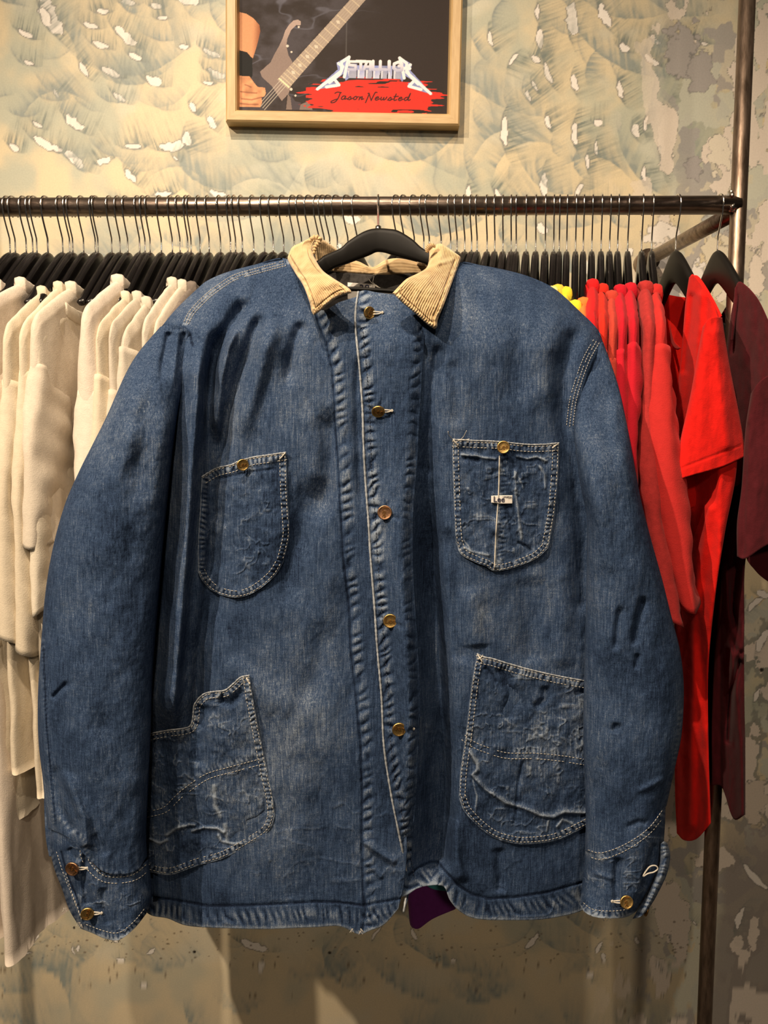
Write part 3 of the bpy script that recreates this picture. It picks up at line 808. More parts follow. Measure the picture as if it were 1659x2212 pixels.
    if sleeve:
        for sgn in (1, -1):
            seg = 40; rows = 46; V = []
            zs0 = zp-seam; L = sl_len
            for i in range(rows+1):
                v = i/rows; z = zs0-L*v
                c = sgn*(sleeve_c+.012*v)*(1 if sgn > 0 else .9); ws = .036+.016*smooth(0, .5, v); wq = (wn*(1-v)+wn2*v+mid*math.sin(math.pi*v))*(1 if sgn > 0 else .55)
                wq *= .80+.20*float(smooth(0, .14, v)); ws *= .93+.07*float(smooth(0, .1, v))
                hemk = 1.05 if .90 < v < .925 else 1.0
                for k in range(seg):
                    w = 2*math.pi*k/seg
                    cs, sn = math.cos(w), math.sin(w)
                    s = c+ws*math.copysign(abs(cs)**.9, cs)
                    nn = wq*hemk*math.copysign(abs(sn)**.8, sn)
                    bump = .0026*math.sin(v*9+k*.5+seed)+.0065*(float(vnoise(k/5.0+seed, v*7, seed))-.5)+ .0012*math.sin(z*160+k*.4)
                    nn += bump*sn+skew*(zp-z)+swing*v*v
                    zz = z-(.012*math.cos(w*1+seed)*v)+ .010*cs*sgn*(1-v)
                    V.append(W_(s, nn, zz).tolist())
            Fs = [(i*seg+k, i*seg+(k+1) % seg, (i+1)*seg+(k+1) % seg, (i+1)*seg+k) for i in range(rows) for k in range(seg)]
            Fs.append(tuple(range(seg))[::-1])
            mb = MB(); mb.add(V, Fs); o = mb.build('sleeve', FAB[fab], t)
            md = o.modifiers.new('thickness', 'SOLIDIFY'); md.thickness = .0014; md.offset = -1
    return t
GL = 'pale shirts hanging at the left of the rail'
def L_(label, *a, **k): return shirt('tee_shirt', label, *a, group=GL, **k)
L_('off-white shirt cut by the left picture edge behind the ribbed-collar one', (-8, 622), (-70, 690), 'white', wn=.012, seed=1, hem=.93, sl_len=.26)
L_('off-white shirt with a wide ribbed collar, nearest the left picture edge at the rail', (42, 618), (-18, 668), 'white', wn=.017, seed=2, hem=.95, sl_len=.30, seam=.13, T=.010)
L_('ivory shirt with a low round collar at the far left edge, hanging lowest', (22, 662), (-40, 720), 'ivory', wn=.012, seed=3, hem=.72, sl_len=.34, seam=.13)
L_('cream shirt whose rounded shoulder stands left of the seamed pair', (88, 637), (8, 712), 'cream', wn=.014, seed=4, hem=.66, sl_len=.34, seam=.135)
L_('cream shirt tucked close behind the wide-collared cream one', (124, 627), (40, 712), 'cream', wn=.012, seed=5, hem=.70, sl_len=.36, seam=.13)
L_('cream shirt with an upright folded neckband and a seamed drop shoulder', (151, 627), (64, 690), 'ecru', wn=.019, wn2=.014, seed=6, hem=.70, sl_len=.22, seam=.122, T=.010)
L_('narrow ivory shirt with a ribbed neck set lower than its neighbours', (134, 672), (92, 725), 'ivory', wn=.010, seed=7, hem=.62, sl_len=.30, seam=.10)
L_('large off-white shirt with the tallest collar and a broad seamed sleeve', (252, 612), (166, 672), 'white', wn=.027, wn2=.016, seed=8, hem=.82, sl_len=.31, seam=.165, T=.011, skew=0)
L_('cream ribbed-neck shirt just right of the large off-white one', (268, 648), (196, 712), 'cream', wn=.012, seed=9, hem=.80, s_hem=.145, sl_len=.33, seam=.12)
L_('oatmeal shirt second right of the large off-white one', (294, 648), (226, 710), 'oat', wn=.013, seed=10, hem=.80, s_hem=.145, sl_len=.33, seam=.14)
L_('pale oatmeal shirt with its shoulder seam just above the jacket sleeve', (314, 660), (256, 730), 'oat', wn=.012, seed=11, hem=.80, s_hem=.145, sl_len=.33, seam=.075)
L_('ecru shirt with a tall neckband rising beside the jacket shoulder', (370, 618), (292, 700), 'ecru', wn=.013, seed=12, hem=.80, s_hem=.145, sl_len=.33, seam=.13)
L_('ecru ribbed-neck shirt between the tall ecru one and the grey-brown one', (391, 623), (306, 710), 'ecru', wn=.011, seed=13, hem=.80, s_hem=.145, sl_len=.33, seam=.13)
L_('grey-brown marled shirt half hidden behind the jacket shoulder', (412, 627), (335, 706), 'grey', wn=.012, seed=14, hem=.80, s_hem=.145, sl_len=.33, seam=.13)
GR = 'coloured shirts hanging at the right of the rail'
def R_(label, *a, **k): return shirt('tee_shirt', label, *a, group=GR, **k)
R_('pale lemon shirt peeping over the jacket shoulder', (1191, 638), (1196, 700), 'lemon', seed=20, wn=.008, T=.006, sl_len=.2, hem=.6)
R_('golden yellow shirt between the lemon and the bright yellow ones', (1204, 634), (1210, 700), 'yellow', seed=21, wn=.008, T=.006, sl_len=.2, hem=.6)
R_('bright yellow shirt with a loose curled neckband', (1221, 639), (1228, 705), 'bright', seed=22, wn=.008, T=.007, sl_len=.2, hem=.6)
R_('bright yellow shirt hanging low beside the orange one', (1241, 668), (1250, 720), 'bright', seed=23, wn=.008, T=.006, sl_len=.2, hem=.6)
R_('orange shirt between the low yellow one and the first red one', (1259, 662), (1270, 715), 'orange', seed=24, wn=.008, T=.007, sl_len=.2, hem=.6)
R_('bright red shirt with a folded neckband, leftmost of the reds', (1279, 622), (1296, 700), 'red1', seed=25, wn=.008, T=.008, sl_len=.26, hem=.6)
R_('tomato red shirt right of the leftmost red one', (1300, 632), (1312, 700), 'red2', seed=26, wn=.008, T=.007, sl_len=.26, hem=.6)
R_('faded brick red shirt with a ribbed neckband set low', (1320, 647), (1336, 705), 'red3', seed=27, wn=.008, T=.007, sl_len=.28, hem=.6)
R_('crimson shirt with a plain neckband and a short shoulder seam beside the brick red one', (1338, 634), (1350, 700), 'red4', seed=28, wn=.009, T=.0075, sl_len=.28, hem=.6, seam=.098)
R_('deep crimson shirt left of the washed red one', (1361, 630), (1376, 700), 'red4', seed=29, wn=.009, T=.0085, sl_len=.30, hem=.62, seam=.092)
R_('washed red shirt with a low drop-shoulder seam and a long wide sleeve', (1393, 626), (1404, 700), 'red6', seed=30, wn=.015, wn2=.018, T=.010, sl_len=.285, hem=.66, seam=.165, swing=.040)
R_('scarlet shirt with its round sleeve bulging toward the wide red t-shirt', (1416, 633), (1424, 700), 'red7', seed=31, wn=.013, wn2=.013, T=.0085, sl_len=.33, hem=.66, seam=.092, swing=.045, mid=.012)

# ---- wide bright red t-shirt: visible front panel, long sleeve, lower body
def px_slab(name, T, B, L, R, Yf, thick, mat, parent, bulge=0.0, rib=0.0, seed=0, step=4, amp=.003, color=None, yb=None, edge=.5, folds=()):
    PX, PY, U, V = coons(T, B, L, R, step)
    Y = Yf(PX, PY) if callable(Yf) else np.full(PX.shape, Yf)
    e = np.clip(1-np.abs(2*U-1)**2.6, 0, 1)**edge
    f = (fbm(PX/34, PY/150, seed, 4)-.5)*amp*2.2+(fbm(PX/14, PY/26, seed+5, 3)-.5)*amp*.45
    for (poly, w, a) in folds:
        d, _, _ = pdist(PX, PY, poly); f = f+a*np.exp(-(d/w)**2)
    YF = Y-bulge*e-f*np.minimum(e*2, 1); YB = Y+thick*np.maximum(e, .25)*.6+bulge*e*.8
    return slab(name, PX, PY, YF, YB, mat, parent)
bt = thing('tee_shirt', 'wide vivid red t-shirt turned to show its neck opening and flared short sleeve', 't-shirt', tuple(P(1500, 700, 1.15)), 'coloured shirts hanging at the right of the rail')
mt = FAB['big']
def Yline(x0, y0, x1, y1): return lambda X, Y_: y0+(y1-y0)*np.clip((X-x0)/(x1-x0), -.3, 1.3)
# inside of the back, seen through the neck
px_slab('back_panel', [(1432, 634), (1462, 640), (1484, 643)], [(1450, 1320), (1480, 1330), (1500, 1330)], [(1432, 634), (1436, 900), (1450, 1320)], [(1484, 643), (1490, 900), (1500, 1330)], 1.275, .004, mt, bt, seed=3)
# neckline rib of the far half
px_slab('neckband', [(1437, 648), (1442, 640)], [(1478, 745), (1478, 758)][::1], [(1437, 648), (1441, 705), (1450, 742), (1463, 756), (1478, 745)], [(1442, 640), (1449, 700), (1457, 735), (1466, 746), (1478, 758)], Yline(1440, 1.30, 1480, 1.17), .004, mt, bt, step=2, bulge=.003)
# front panel
px_slab('front_panel', [(1488, 602), (1496, 592), (1508, 604), (1524, 628), (1548, 672)], [(1462, 1800), (1478, 1815), (1505, 1812), (1536, 1778)],
        [(1488, 602), (1480, 660), (1472, 760), (1458, 900), (1450, 1050), (1456, 1300), (1458, 1500), (1458, 1700), (1462, 1800)],
        [(1548, 672), (1566, 740), (1578, 850), (1592, 1000), (1566, 1150), (1545, 1290), (1530, 1450), (1531, 1620), (1536, 1778)],
        lambda X, Y_: 1.14-.0012*np.clip(X-1480, -30, 75)-.0*(Y_-700), .34, mt, bt, bulge=.012, seed=5, amp=.006,
        folds=[([(1515, 640), (1500, 900), (1490, 1100)], 9, .008), ([(1530, 1100), (1500, 1300), (1490, 1780)], 12, .012), ([(1500, 1330), (1532, 1560)], 12, -.008), ([(1495, 640), (1482, 760), (1478, 800)], 6, -.008)])
px_slab('shoulder', [(1488, 600), (1492, 596)], [(1550, 690), (1560, 682)], [(1488, 600), (1496, 625), (1522, 668), (1550, 690)], [(1492, 596), (1510, 598), (1538, 640), (1560, 682)], Yline(1490, 1.13, 1560, 1.055), .01, mt, bt, bulge=.006, step=2, amp=.001)
# sleeve
px_slab('sleeve', [(1518, 706), (1530, 690), (1545, 684), (1560, 686)], [(1447, 1042), (1490, 1028), (1560, 1008), (1613, 984)],
        [(1518, 706), (1506, 770), (1492, 850), (1474, 930), (1460, 990), (1447, 1042)], [(1560, 686), (1568, 740), (1578, 800), (1592, 870), (1603, 930), (1613, 984)],
        lambda X, Y_: 1.055+.00000*(Y_-700), .05, mt, bt, bulge=.026, seed=9, amp=.004, step=3, folds=[([(1545, 720), (1560, 860), (1570, 960)], 14, .005), ([(1470, 1012), (1600, 962)], 2.0, -.0016)])
# under layer of the sleeve opening
px_slab('sleeve_lining', [(1450, 1040), (1520, 1018), (1608, 984)], [(1464, 1110), (1520, 1085), (1598, 1046)], [(1450, 1040), (1452, 1075), (1464, 1110)], [(1608, 984), (1606, 1020), (1598, 1046)],
        1.105, .01, mt, bt, bulge=.004, seed=12)
# maroon
ma = thing('tee_shirt', 'maroon t-shirt at the right end of the rail beside the post', 't-shirt', tuple(P(1600, 700, 1.12)), 'coloured shirts hanging at the right of the rail')
mm = FAB['maroon']
px_slab('back_panel', [(1552, 690), (1570, 660), (1588, 640)], [(1560, 1300), (1575, 1300), (1590, 1300)], [(1552, 690), (1560, 900), (1560, 1300)], [(1588, 640), (1590, 900), (1590, 1300)], 1.27, .004, mm, ma, seed=3)
px_slab('front_panel', [(1586, 640), (1592, 612), (1606, 612), (1640, 650), (1676, 730)], [(1538, 1696), (1560, 1702), (1584, 1768), (1610, 1760)],
        [(1586, 640), (1576, 700), (1566, 800), (1560, 950), (1556, 1150), (1560, 1300), (1545, 1400), (1538, 1550), (1538, 1696)],
        [(1676, 730), (1690, 900), (1650, 1100), (1612, 1200), (1608, 1350), (1608, 1500), (1610, 1620), (1610, 1760)],
        lambda X, Y_: 1.135-.0011*np.clip(X-1586, -30, 90), .34, mm, ma, bulge=.012, seed=15, amp=.007,
        folds=[([(1566, 1220), (1575, 1330), (1600, 1420)], 8, .014), ([(1600, 1180), (1580, 1300), (1590, 1400)], 9, -.014), ([(1600, 1410), (1580, 1500), (1574, 1600)], 6, -.014), ([(1580, 1400), (1600, 1600), (1605, 1760)], 9, .012), ([(1594, 640), (1582, 760)], 5, -.006)])
px_slab('neckband', [(1587, 622), (1600, 608)], [(1578, 735), (1584, 735)], [(1587, 622), (1584, 670), (1578, 735)], [(1600, 608), (1596, 650), (1584, 735)], 1.125, .006, mm, ma, bulge=.004, step=2, amp=.001)
px_slab('sleeve', [(1622, 850), (1640, 825), (1665, 808), (1700, 800)], [(1592, 1202), (1612, 1206), (1660, 1176), (1720, 1160)],
        [(1622, 850), (1610, 930), (1602, 1050), (1592, 1130), (1592, 1202)], [(1700, 800), (1716, 900), (1722, 1050), (1720, 1160)], 1.045, .05, mm, ma, bulge=.022, seed=19, amp=.005,
        folds=[([(1614, 920), (1608, 1060), (1604, 1200)], 5, -.004)])
px_slab('sleeve_lining', [(1610, 1196), (1650, 1176), (1715, 1156)], [(1622, 1222), (1650, 1250), (1715, 1290)], [(1610, 1196), (1614, 1210), (1622, 1222)], [(1715, 1156), (1720, 1220), (1715, 1290)], 1.09, .01, mm, ma, seed=22)
bk = thing('tee_shirt', 'plain black t-shirt in the gap between the wide red and the maroon t-shirts', 't-shirt', tuple(P(1555, 1000, 1.24)), 'coloured shirts hanging at the right of the rail')
px_slab('body', [(1505, 700), (1540, 690), (1570, 700)], [(1520, 1690), (1535, 1696), (1548, 1692)], [(1505, 700), (1508, 1000), (1515, 1400), (1520, 1690)], [(1570, 700), (1575, 1000), (1568, 1200), (1552, 1450), (1548, 1692)], 1.235, .02, FAB['black'], bk, bulge=.01, seed=25)
pu = thing('tee_shirt', 'dark purple t-shirt hem showing below the jacket opening', 't-shirt', tuple(P(930, 1900, 1.17)), 'shirts showing under the jacket hem')
px_slab('body', [(942, 618), (970, 610), (1004, 618)], [(890, 2004), (905, 2006), (935, 1985), (984, 1964)], [(942, 618), (885, 800), (870, 1400), (874, 1760), (878, 1880), (884, 1985), (890, 2004)], [(1004, 618), (1060, 850), (1040, 1400), (1005, 1760), (995, 1900), (984, 1964)], 1.14, .12, FAB['purple'], pu, bulge=.008, seed=28)
te = thing('tee_shirt', 'sliver of a teal t-shirt hem just above the purple one', 't-shirt', tuple(P(940, 1880, 1.10)), 'shirts showing under the jacket hem')
px_slab('body', [(950, 680), (975, 670), (1000, 680)], [(922, 1914), (940, 1922), (975, 1926)], [(950, 680), (905, 900), (910, 1500), (918, 1850), (922, 1914)], [(1000, 680), (1030, 900), (1010, 1500), (990, 1850), (975, 1926)], 1.10, .008, FAB['teal'], te, bulge=.004, seed=29)

# every visible shirt sits on the hanger next to it
free = list(HANG[:-2])
for x0, yw in SHX:
    h = min(free, key=lambda o: abs(o.location.x-x0)); free.remove(h)
    h.location = (x0, RAIL_Y, RZ(x0)); h.rotation_euler = (0, 0, -yw)
    for c in h.children:
        if c.name.startswith('hanger_body'): c.data = me_body

hs = sorted(HANG[:-2], key=lambda o: o.location.x)
lf = [o for o in hs if o.location.x < -.012][::-1]; rt = [o for o in hs if o.location.x >= -.012]
for side, lst in (('left', lf), ('right', rt)):
    for i, o in enumerate(lst):
        o['label'] = 'black hanger with chrome hook, %s on the rail counting %s from the denim jacket' % (ORD[i], side)

# ================================================================== THE DENIM JACKET
JY = 1.0
jk = thing('chore_jacket', 'faded blue denim jacket with tan corduroy collar and brass buttons hanging before the rail', 'jacket', tuple(P(820, 560, 1.04)))
shl = [(350, 704), (380, 668), (427, 623), (450, 605), (490, 588), (549, 572), (615, 558)]
seam_front = [(675, 655), (690, 706), (705, 741), (718, 803), (721, 858), (725, 939), (732, 1034), (736, 1102), (741, 1200), (753, 1300), (757, 1403), (769, 1506), (779, 1609), (782, 1712), (781, 1815), (784, 1918), (789, 1970), (783, 2010)]
edge_l = [(774, 630), (768.5, 665), (768, 708), (777, 801), (783, 885), (785, 953), (789, 1034), (796, 1129), (800, 1200), (808, 1300), (815, 1403), (824, 1506), (829, 1609), (844, 1712), (861, 1798), (877, 1877), (879, 1918), (872, 1970)]
edge_r = [(925, 640), (918, 714), (915, 763), (910, 844), (905, 925), (901, 1007), (893, 1100), (892, 1200), (896, 1300), (903, 1403), (908, 1523), (904, 1609), (899, 1712), (891, 1815), (887, 1867), (884, 1930)]
sho_seam = [(397, 695), (411, 670), (443, 637), (474, 613), (505, 594), (552, 580), (620, 562)]
arm_seam_r = [(1297, 742), (1276, 780), (1258, 830), (1247, 870), (1240, 925)]
hem_l = [(310, 1932), (406, 1949), (450, 1957), (520, 1956), (600, 1953), (680, 1948), (734, 1949), (784, 1956), (870, 1940)]
hem_r = [(884, 1890), (905, 1873), (928, 1862), (947, 1862), (965, 1885), (990, 1912), (1020, 1932), (1056, 1941), (1110, 1938), (1180, 1928), (1262, 1905)]
VR = [(918, 760), (922, 900), (925, 1000), (928, 1100), (932, 1200), (938, 1300), (946, 1403), (952, 1523), (956, 1640), (958, 1760), (950, 1850)]

def xh(px): return np.abs((px-830)/470.)
def base(px, py):
    Y = .975+.034*xh(px)**3.4+.052*smooth(760, 560, py)+.012*smooth(1500, 2000, py)
    return Y
def ridge(px, py, poly, wl, wr, a, taper=(0, 0)):
    d, s, L = pdist(px, py, poly)
    w = np.where(d < 0, wl, wr)
    f = a*np.exp(-(np.abs(d)/w)**2)
    if taper[0]: f = f*smooth(0, taper[0], s)
    if taper[1]: f = f*smooth(L, L-taper[1], s)
    return f
def rope(px, py, poly, off, w, period, a, seed=0, wear=.5):
    """puckered seam: returns displacement and wear"""
    d, s, L = pdist(px, py, poly)
    g = np.exp(-(np.abs(d-off)/w)**2.4)
    ph = s/period+1.5*(vnoise(s/period/1.7, d/w*.22, seed)-.5)+.018*(d-off)+.35*(vnoise(s/period*2, d/w*.8, seed+2)-.5)
    puff = np.abs(np.sin(math.pi*ph))**.7
    amp = .45+.9*vnoise(s/period/2.3, d/w*.35, seed+4)
    return g*(puff-.6)*a*amp*1.1, g*((puff-.62)*amp*wear*.85+.05)
def groove(px, py, poly, w, a, off=0):
    d, s, L = pdist(px, py, poly); g = np.exp(-((d-off)/w)**2)
    return -g*a, -g*.55
def creases(px, py, sc_, seed, w=.05):
    n = fbm(px/sc_+3*fbm(px/sc_/2, py/sc_/2, seed+50, 2), py/sc_*1.0, seed, 3)
    m = smooth(.40, .62, fbm(px/sc_/1.4, py/sc_/1.4, seed+9, 2))
    return np.exp(-((n-.5)/w)**2)*m
FOLDS_L = [
 ([(432, 735), (426, 860), (418, 950), (408, 1100), (396, 1250), (384, 1400), (374, 1520), (368, 1620)], 42, 15, .040, (80, 130)),
 ([(470, 690), (458, 760), (452, 860), (453, 950), (458, 1160), (446, 1300), (432, 1400), (424, 1520), (418, 1640)], 14, 34, -.020, (70, 110)),
 ([(538, 640), (520, 670), (482, 735), (462, 800), (456, 880)], 18, 13, -.021, (40, 60)),
 ([(515, 690), (488, 760), (474, 830), (468, 900), (470, 960)], 13, 10, .018, (40, 60)),
 ([(572, 670), (550, 715), (532, 765), (514, 820), (498, 880), (482, 960), (474, 1010)], 14, 12, -.019, (40, 60)),
 ([(600, 680), (575, 750), (555, 820), (536, 890), (520, 960)], 24, 20, .013, (50, 80)),
 ([(660, 690), (640, 730), (628, 780), (620, 850)], 14, 12, -.014, (25, 60)),
 ([(560, 590), (548, 640), (530, 680)], 10, 10, -.004, (15, 20)),
 ([(712, 870), (716, 960), (712, 1060), (690, 1140)], 26, 14, -.014, (60, 60)),
 ([(690, 1020), (660, 1110), (630, 1220), (625, 1330)], 30, 30, -.014, (60, 80)),
 ([(480, 1420), (560, 1500), (640, 1560)], 30, 30, .005, (40, 60)),
 ([(700, 1330), (690, 1440), (650, 1530)], 30, 30, -.007, (60, 60)),
 ([(745, 1240), (748, 1390), (765, 1560)], 30, 16, -.007, (60, 60)),
 ([(625, 1640), (660, 1760), (640, 1880)], 30, 30, .005, (60, 60)),
 ([(782, 1815), (815, 1840), (858, 1866)], 6, 8, .006, (10, 10)),
 ([(790, 1860), (815, 1885), (825, 1900)], 5, 6, .004, (8, 8)),
 ([(778, 760), (772, 860), (776, 990), (783, 1100)], 10, 10, -.006, (40, 40)),
]
def disp_l(px, py):
    D = np.zeros(px.shape); Wr = np.zeros(px.shape)
    for poly, wl, wr, a, tp in FOLDS_L: D += ridge(px, py, poly, wl, wr, a, tp)
    D -= .020*smooth(1500, 1640, py)*smooth(470, 350, px)
    D += (fbm(px/120, py/190, 40, 3)-.5)*.012+(fbm(px/38, py/70, 41, 4)-.5)*.0050+(fbm(px/11, py/15, 42, 3)-.5)*.0010
    cr = creases(px, py, 60, 7, .02)*smooth(1250, 1700, py); D += cr*.0010; Wr += cr*.10+.16*(fbm(px/26, py/60, 8, 4)-.5)
    for args in ((seam_front, 14, 12, 24, .0030, 1, .85), (hem_l, -26, 16, 17, .0022, 3, 1.1), (sho_seam, -5, 7, 7, .0008, 5, 1.1)):
        d, w = rope(px, py, *args); D += d; Wr += w
    for poly, w, a in ((seam_front, 2.2, .0022), (hem_l, 2.4, .0022), ([(345, 704), (397, 706), (411, 721), (416, 745)], 3, .003)):
        d, w_ = groove(px, py, poly, w, a); D += d; Wr += w_*.8
    return D, Wr
FOLDS_R = [
 ([(948, 735), (940, 800), (934, 870), (928, 930), (920, 1010)], 12, 16, -.010, (30, 0)),
 ([(975, 770), (985, 830), (990, 930)], 14, 14, -.004, (30, 30)),
 ([(1130, 690), (1115, 780), (1108, 880)], 26, 26, -.004, (40, 40)),
 ([(1250, 700), (1222, 780), (1212, 860), (1222, 940), (1245, 1060), (1258, 1150), (1258, 1300)], 22, 20, -.012, (40, 0)),
 ([(1205, 660), (1180, 760), (1170, 900)], 30, 30, .005, (40, 60)),
 ([(1010, 1260), (1025, 1340), (1030, 1400)], 24, 24, .006, (40, 10)),
 ([(960, 1130), (985, 1230), (990, 1350), (1000, 1440)], 20, 16, -.008, (50, 30)),
 ([(1135, 1240), (1150, 1330), (1140, 1440)], 26, 26, -.006, (30, 30)),
 ([(1215, 1200), (1220, 1330), (1215, 1450)], 22, 22, .006, (50, 30)),
 ([(1075, 1830), (1080, 1880), (1078, 1930)], 10, 14, -.006, (10, 10)),
 ([(980, 1760), (985, 1850), (1000, 1910)], 18, 12, .010, (30, 20)),
]
def fold_gap(px, py):
    """the panel drops back behind the proud placket"""
    d, s, L = pdist(px, py, VR)
    a = .006+.048*smooth(860, 1300, py)
    return -a*np.exp(-(np.clip(d, 0, None)/20)**2)*np.exp(-(np.clip(-d, 0, None)/60)**2)
def disp_r(px, py):
    D = fold_gap(px, py); Wr = np.zeros(px.shape)
    for poly, wl, wr, a, tp in FOLDS_R: D = D+ridge(px, py, poly, wl, wr, a, tp)
    D += (fbm(px/120, py/190, 50, 3)-.5)*.012+(fbm(px/38, py/70, 51, 4)-.5)*.0045+(fbm(px/11, py/15, 52, 3)-.5)*.0010
    cr = creases(px, py, 60, 7, .02)*smooth(1250, 1700, py); D += cr*.0010; Wr += cr*.10+.16*(fbm(px/26, py/60, 8, 4)-.5)
    for args in ((hem_r, -26, 16, 17, .0022, 13, 1.1), (arm_seam_r, -6, 7, 8, .0004, 15, .35)):
        d, w = rope(px, py, *args); D += d; Wr += w
    for poly, w, a in ((hem_r, 2.4, .0022), ([(1303, 742), (1282, 786), (1265, 834), (1255, 876), (1246, 936)], 3, .003)):
        d, w_ = groove(px, py, poly, w, a); D += d; Wr += w_*.8
    # faded patch under the chest pocket
    Wr += .22*np.exp(-((px-1035)/30)**2-((py-1330)/80)**2)*(.5+fbm(px/8, py/20, 58, 3))
    return D, Wr
def lift(py): return .006+.024*smooth(900, 1400, py)
def disp_p(px, py):
    D = np.zeros(px.shape); Wr = np.zeros(px.shape)
    dl, sl, _ = pdist(px, py, edge_l); dr, _, _ = pdist(px, py, edge_r)
    # convex strip rolling back at its right edge, as the photo's placket stands proud
    D += lift(py)*smooth(0, 70, dl)*1.0
    D -= (.010+.012*smooth(900, 1400, py))*smooth(-34, 2, dr)**1.6
    D += (fbm(px/60, py/120, 60, 3)-.5)*.006+(fbm(px/26, py/40, 61, 4)-.5)*.0040+(fbm(px/9, py/12, 62, 3)-.5)*.0010
    for args in ((edge_l, 17, 11, 22, .0038, 21, 1.05), (edge_r, -14, 9, 26, .0024, 23, .5)):
        d, w = rope(px, py, *args); D += d; Wr += w
    for bx, by in ((797, 676), (817, 888), (831, 1107), (843, 1341), (862, 1575)):
        for a_ in (.6, 2.2, 3.6, 5.0):
            ex, ey = bx+46*math.cos(a_), by+34*math.sin(a_)
            D += ridge(px, py, [(bx, by), (ex, ey)], 4, 5, -.0022, (6, 22))
    Wr += .28*np.exp(-((px-815)/26)**2-((py-1160)/70)**2)*(.3+fbm(px/9, py/14, 65, 3))
    return D, Wr
def body_l(px, py):
    D, W_ = disp_l(px, py); return base(px, py)-D, W_
def body_r(px, py):
    D, W_ = disp_r(px, py); return base(px, py)-D, W_
def plk(px, py):
    D, W_ = disp_p(px, py); return base(px, py)-.004-D, W_
def edge_round(U, V, PX, PY, T=0, R=0, L=0, B=0, depth=.02):
    """roll the border of a panel back by `depth` within the given number of px"""
    nv, nu = PX.shape
    lx = np.hypot(PX[:, -1]-PX[:, 0], PY[:, -1]-PY[:, 0])[:, None]; ly = np.hypot(PX[-1]-PX[0], PY[-1]-PY[0])[None]
    o = np.zeros(PX.shape)
    for r, d in ((T, V*ly), (B, (1-V)*ly), (L, U*lx), (R, (1-U)*lx)):
        if r:
            q = np.clip(d/r, 0, 1); o = np.maximum(o, 1-np.sqrt(1-(1-q)**2))
    return o*depth
# --- viewer-left front panel
T = shl+[(650, 600), (690, 668), (735, 652), (776, 640), (800, 640)]
B = [(288, 1946), (324, 1976), (362, 1984), (406, 2000), (486, 2005), (574, 2007), (680, 2003), (734, 2001), (774, 2018), (800, 2010), (830, 1997), (861, 1963)]
Lp = [(350, 704), (340, 800), (325, 1000), (306, 1300), (292, 1600), (286, 1800), (288, 1946)]
Rp = [(800, 640), (808, 800), (822, 1000), (838, 1300), (856, 1600), (878, 1800), (874, 1900), (861, 1963)]
PX, PY, U, V = coons(T, B, Lp, Rp, 2.6, curve=True)
Y, Wr = body_l(PX, PY)
Wr = Wr+.45*np.exp(-((1-V)*1400/7)**2)
dsh, _, _ = pdist(PX, PY, shl); dsh = np.abs(dsh)
Y = Y+.028*(1-np.sqrt(1-(1-np.clip(dsh/60, 0, 1))**2))*(PX < 660)
stain = .5*np.exp(-((PX-508)/14)**2-((PY-1216)/26)**2)*0
slab('front_panel', PX, PY, Y, Y+.004, M['denim'], jk, np.stack([Wr, stain, stain], -1))
# --- viewer-right front panel
T = [(880, 640), (915, 668), (943, 640), (975, 600), (994, 567), (1040, 573), (1100, 585), (1150, 600), (1200, 625), (1250, 670), (1290, 710), (1303, 740)]
B = [(868, 1938), (882, 1932), (900, 1920), (920, 1914), (945, 1912), (961, 1918), (972, 1945), (995, 1970), (1030, 1985), (1100, 1988), (1180, 1985), (1255, 1968), (1290, 1940)]
Lp = [(880, 640), (870, 900), (866, 1300), (872, 1600), (868, 1938)]
Rp = [(1303, 740), (1296, 850), (1285, 950), (1296, 1100), (1302, 1400), (1300, 1700), (1290, 1940)]
PX, PY, U, V = coons(T, B, Lp, Rp, 2.6)
Y, Wr = body_r(PX, PY)
Wr = Wr+.45*np.exp(-((1-V)*1300/7)**2)
dsh, _, _ = pdist(PX, PY, T[4:]); dsh = np.abs(dsh)
Y = Y+.028*(1-np.sqrt(1-(1-np.clip(dsh/50, 0, 1))**2))*(PX > 985)
slab('front_panel', PX, PY, Y, Y+.004, M['denim'], jk, np.stack([Wr, 0*Wr, 0*Wr], -1))
# --- placket strip carrying the buttonholes
T = [(774, 630), (790, 627), (811, 631), (848, 636), (880, 640), (925, 645)]
B = [(872, 1970), (876, 1960), (880, 1945), (884, 1930)]
PX, PY, U, V = coons(T, B, edge_l, edge_r[:0]+[(925, 645)]+edge_r[1:], 2.0)
Y, Wr = plk(PX, PY)
pl = slab('placket', PX, PY, Y, Y+.0035, M['denim'], jk, np.stack([Wr, 0*Wr, 0*Wr], -1))
# white worn edge of the placket
mb = MB(); e = catmull(edge_l, 420); Ye, _ = plk(e[:, 0]+1, e[:, 1])
mb.tube(P(e[:, 0], e[:, 1], Ye-.0006), .0013*(.8+.5*np.array([rng.random() for _ in e])), 7)
mb.build('placket_edge', M['piping'], jk)
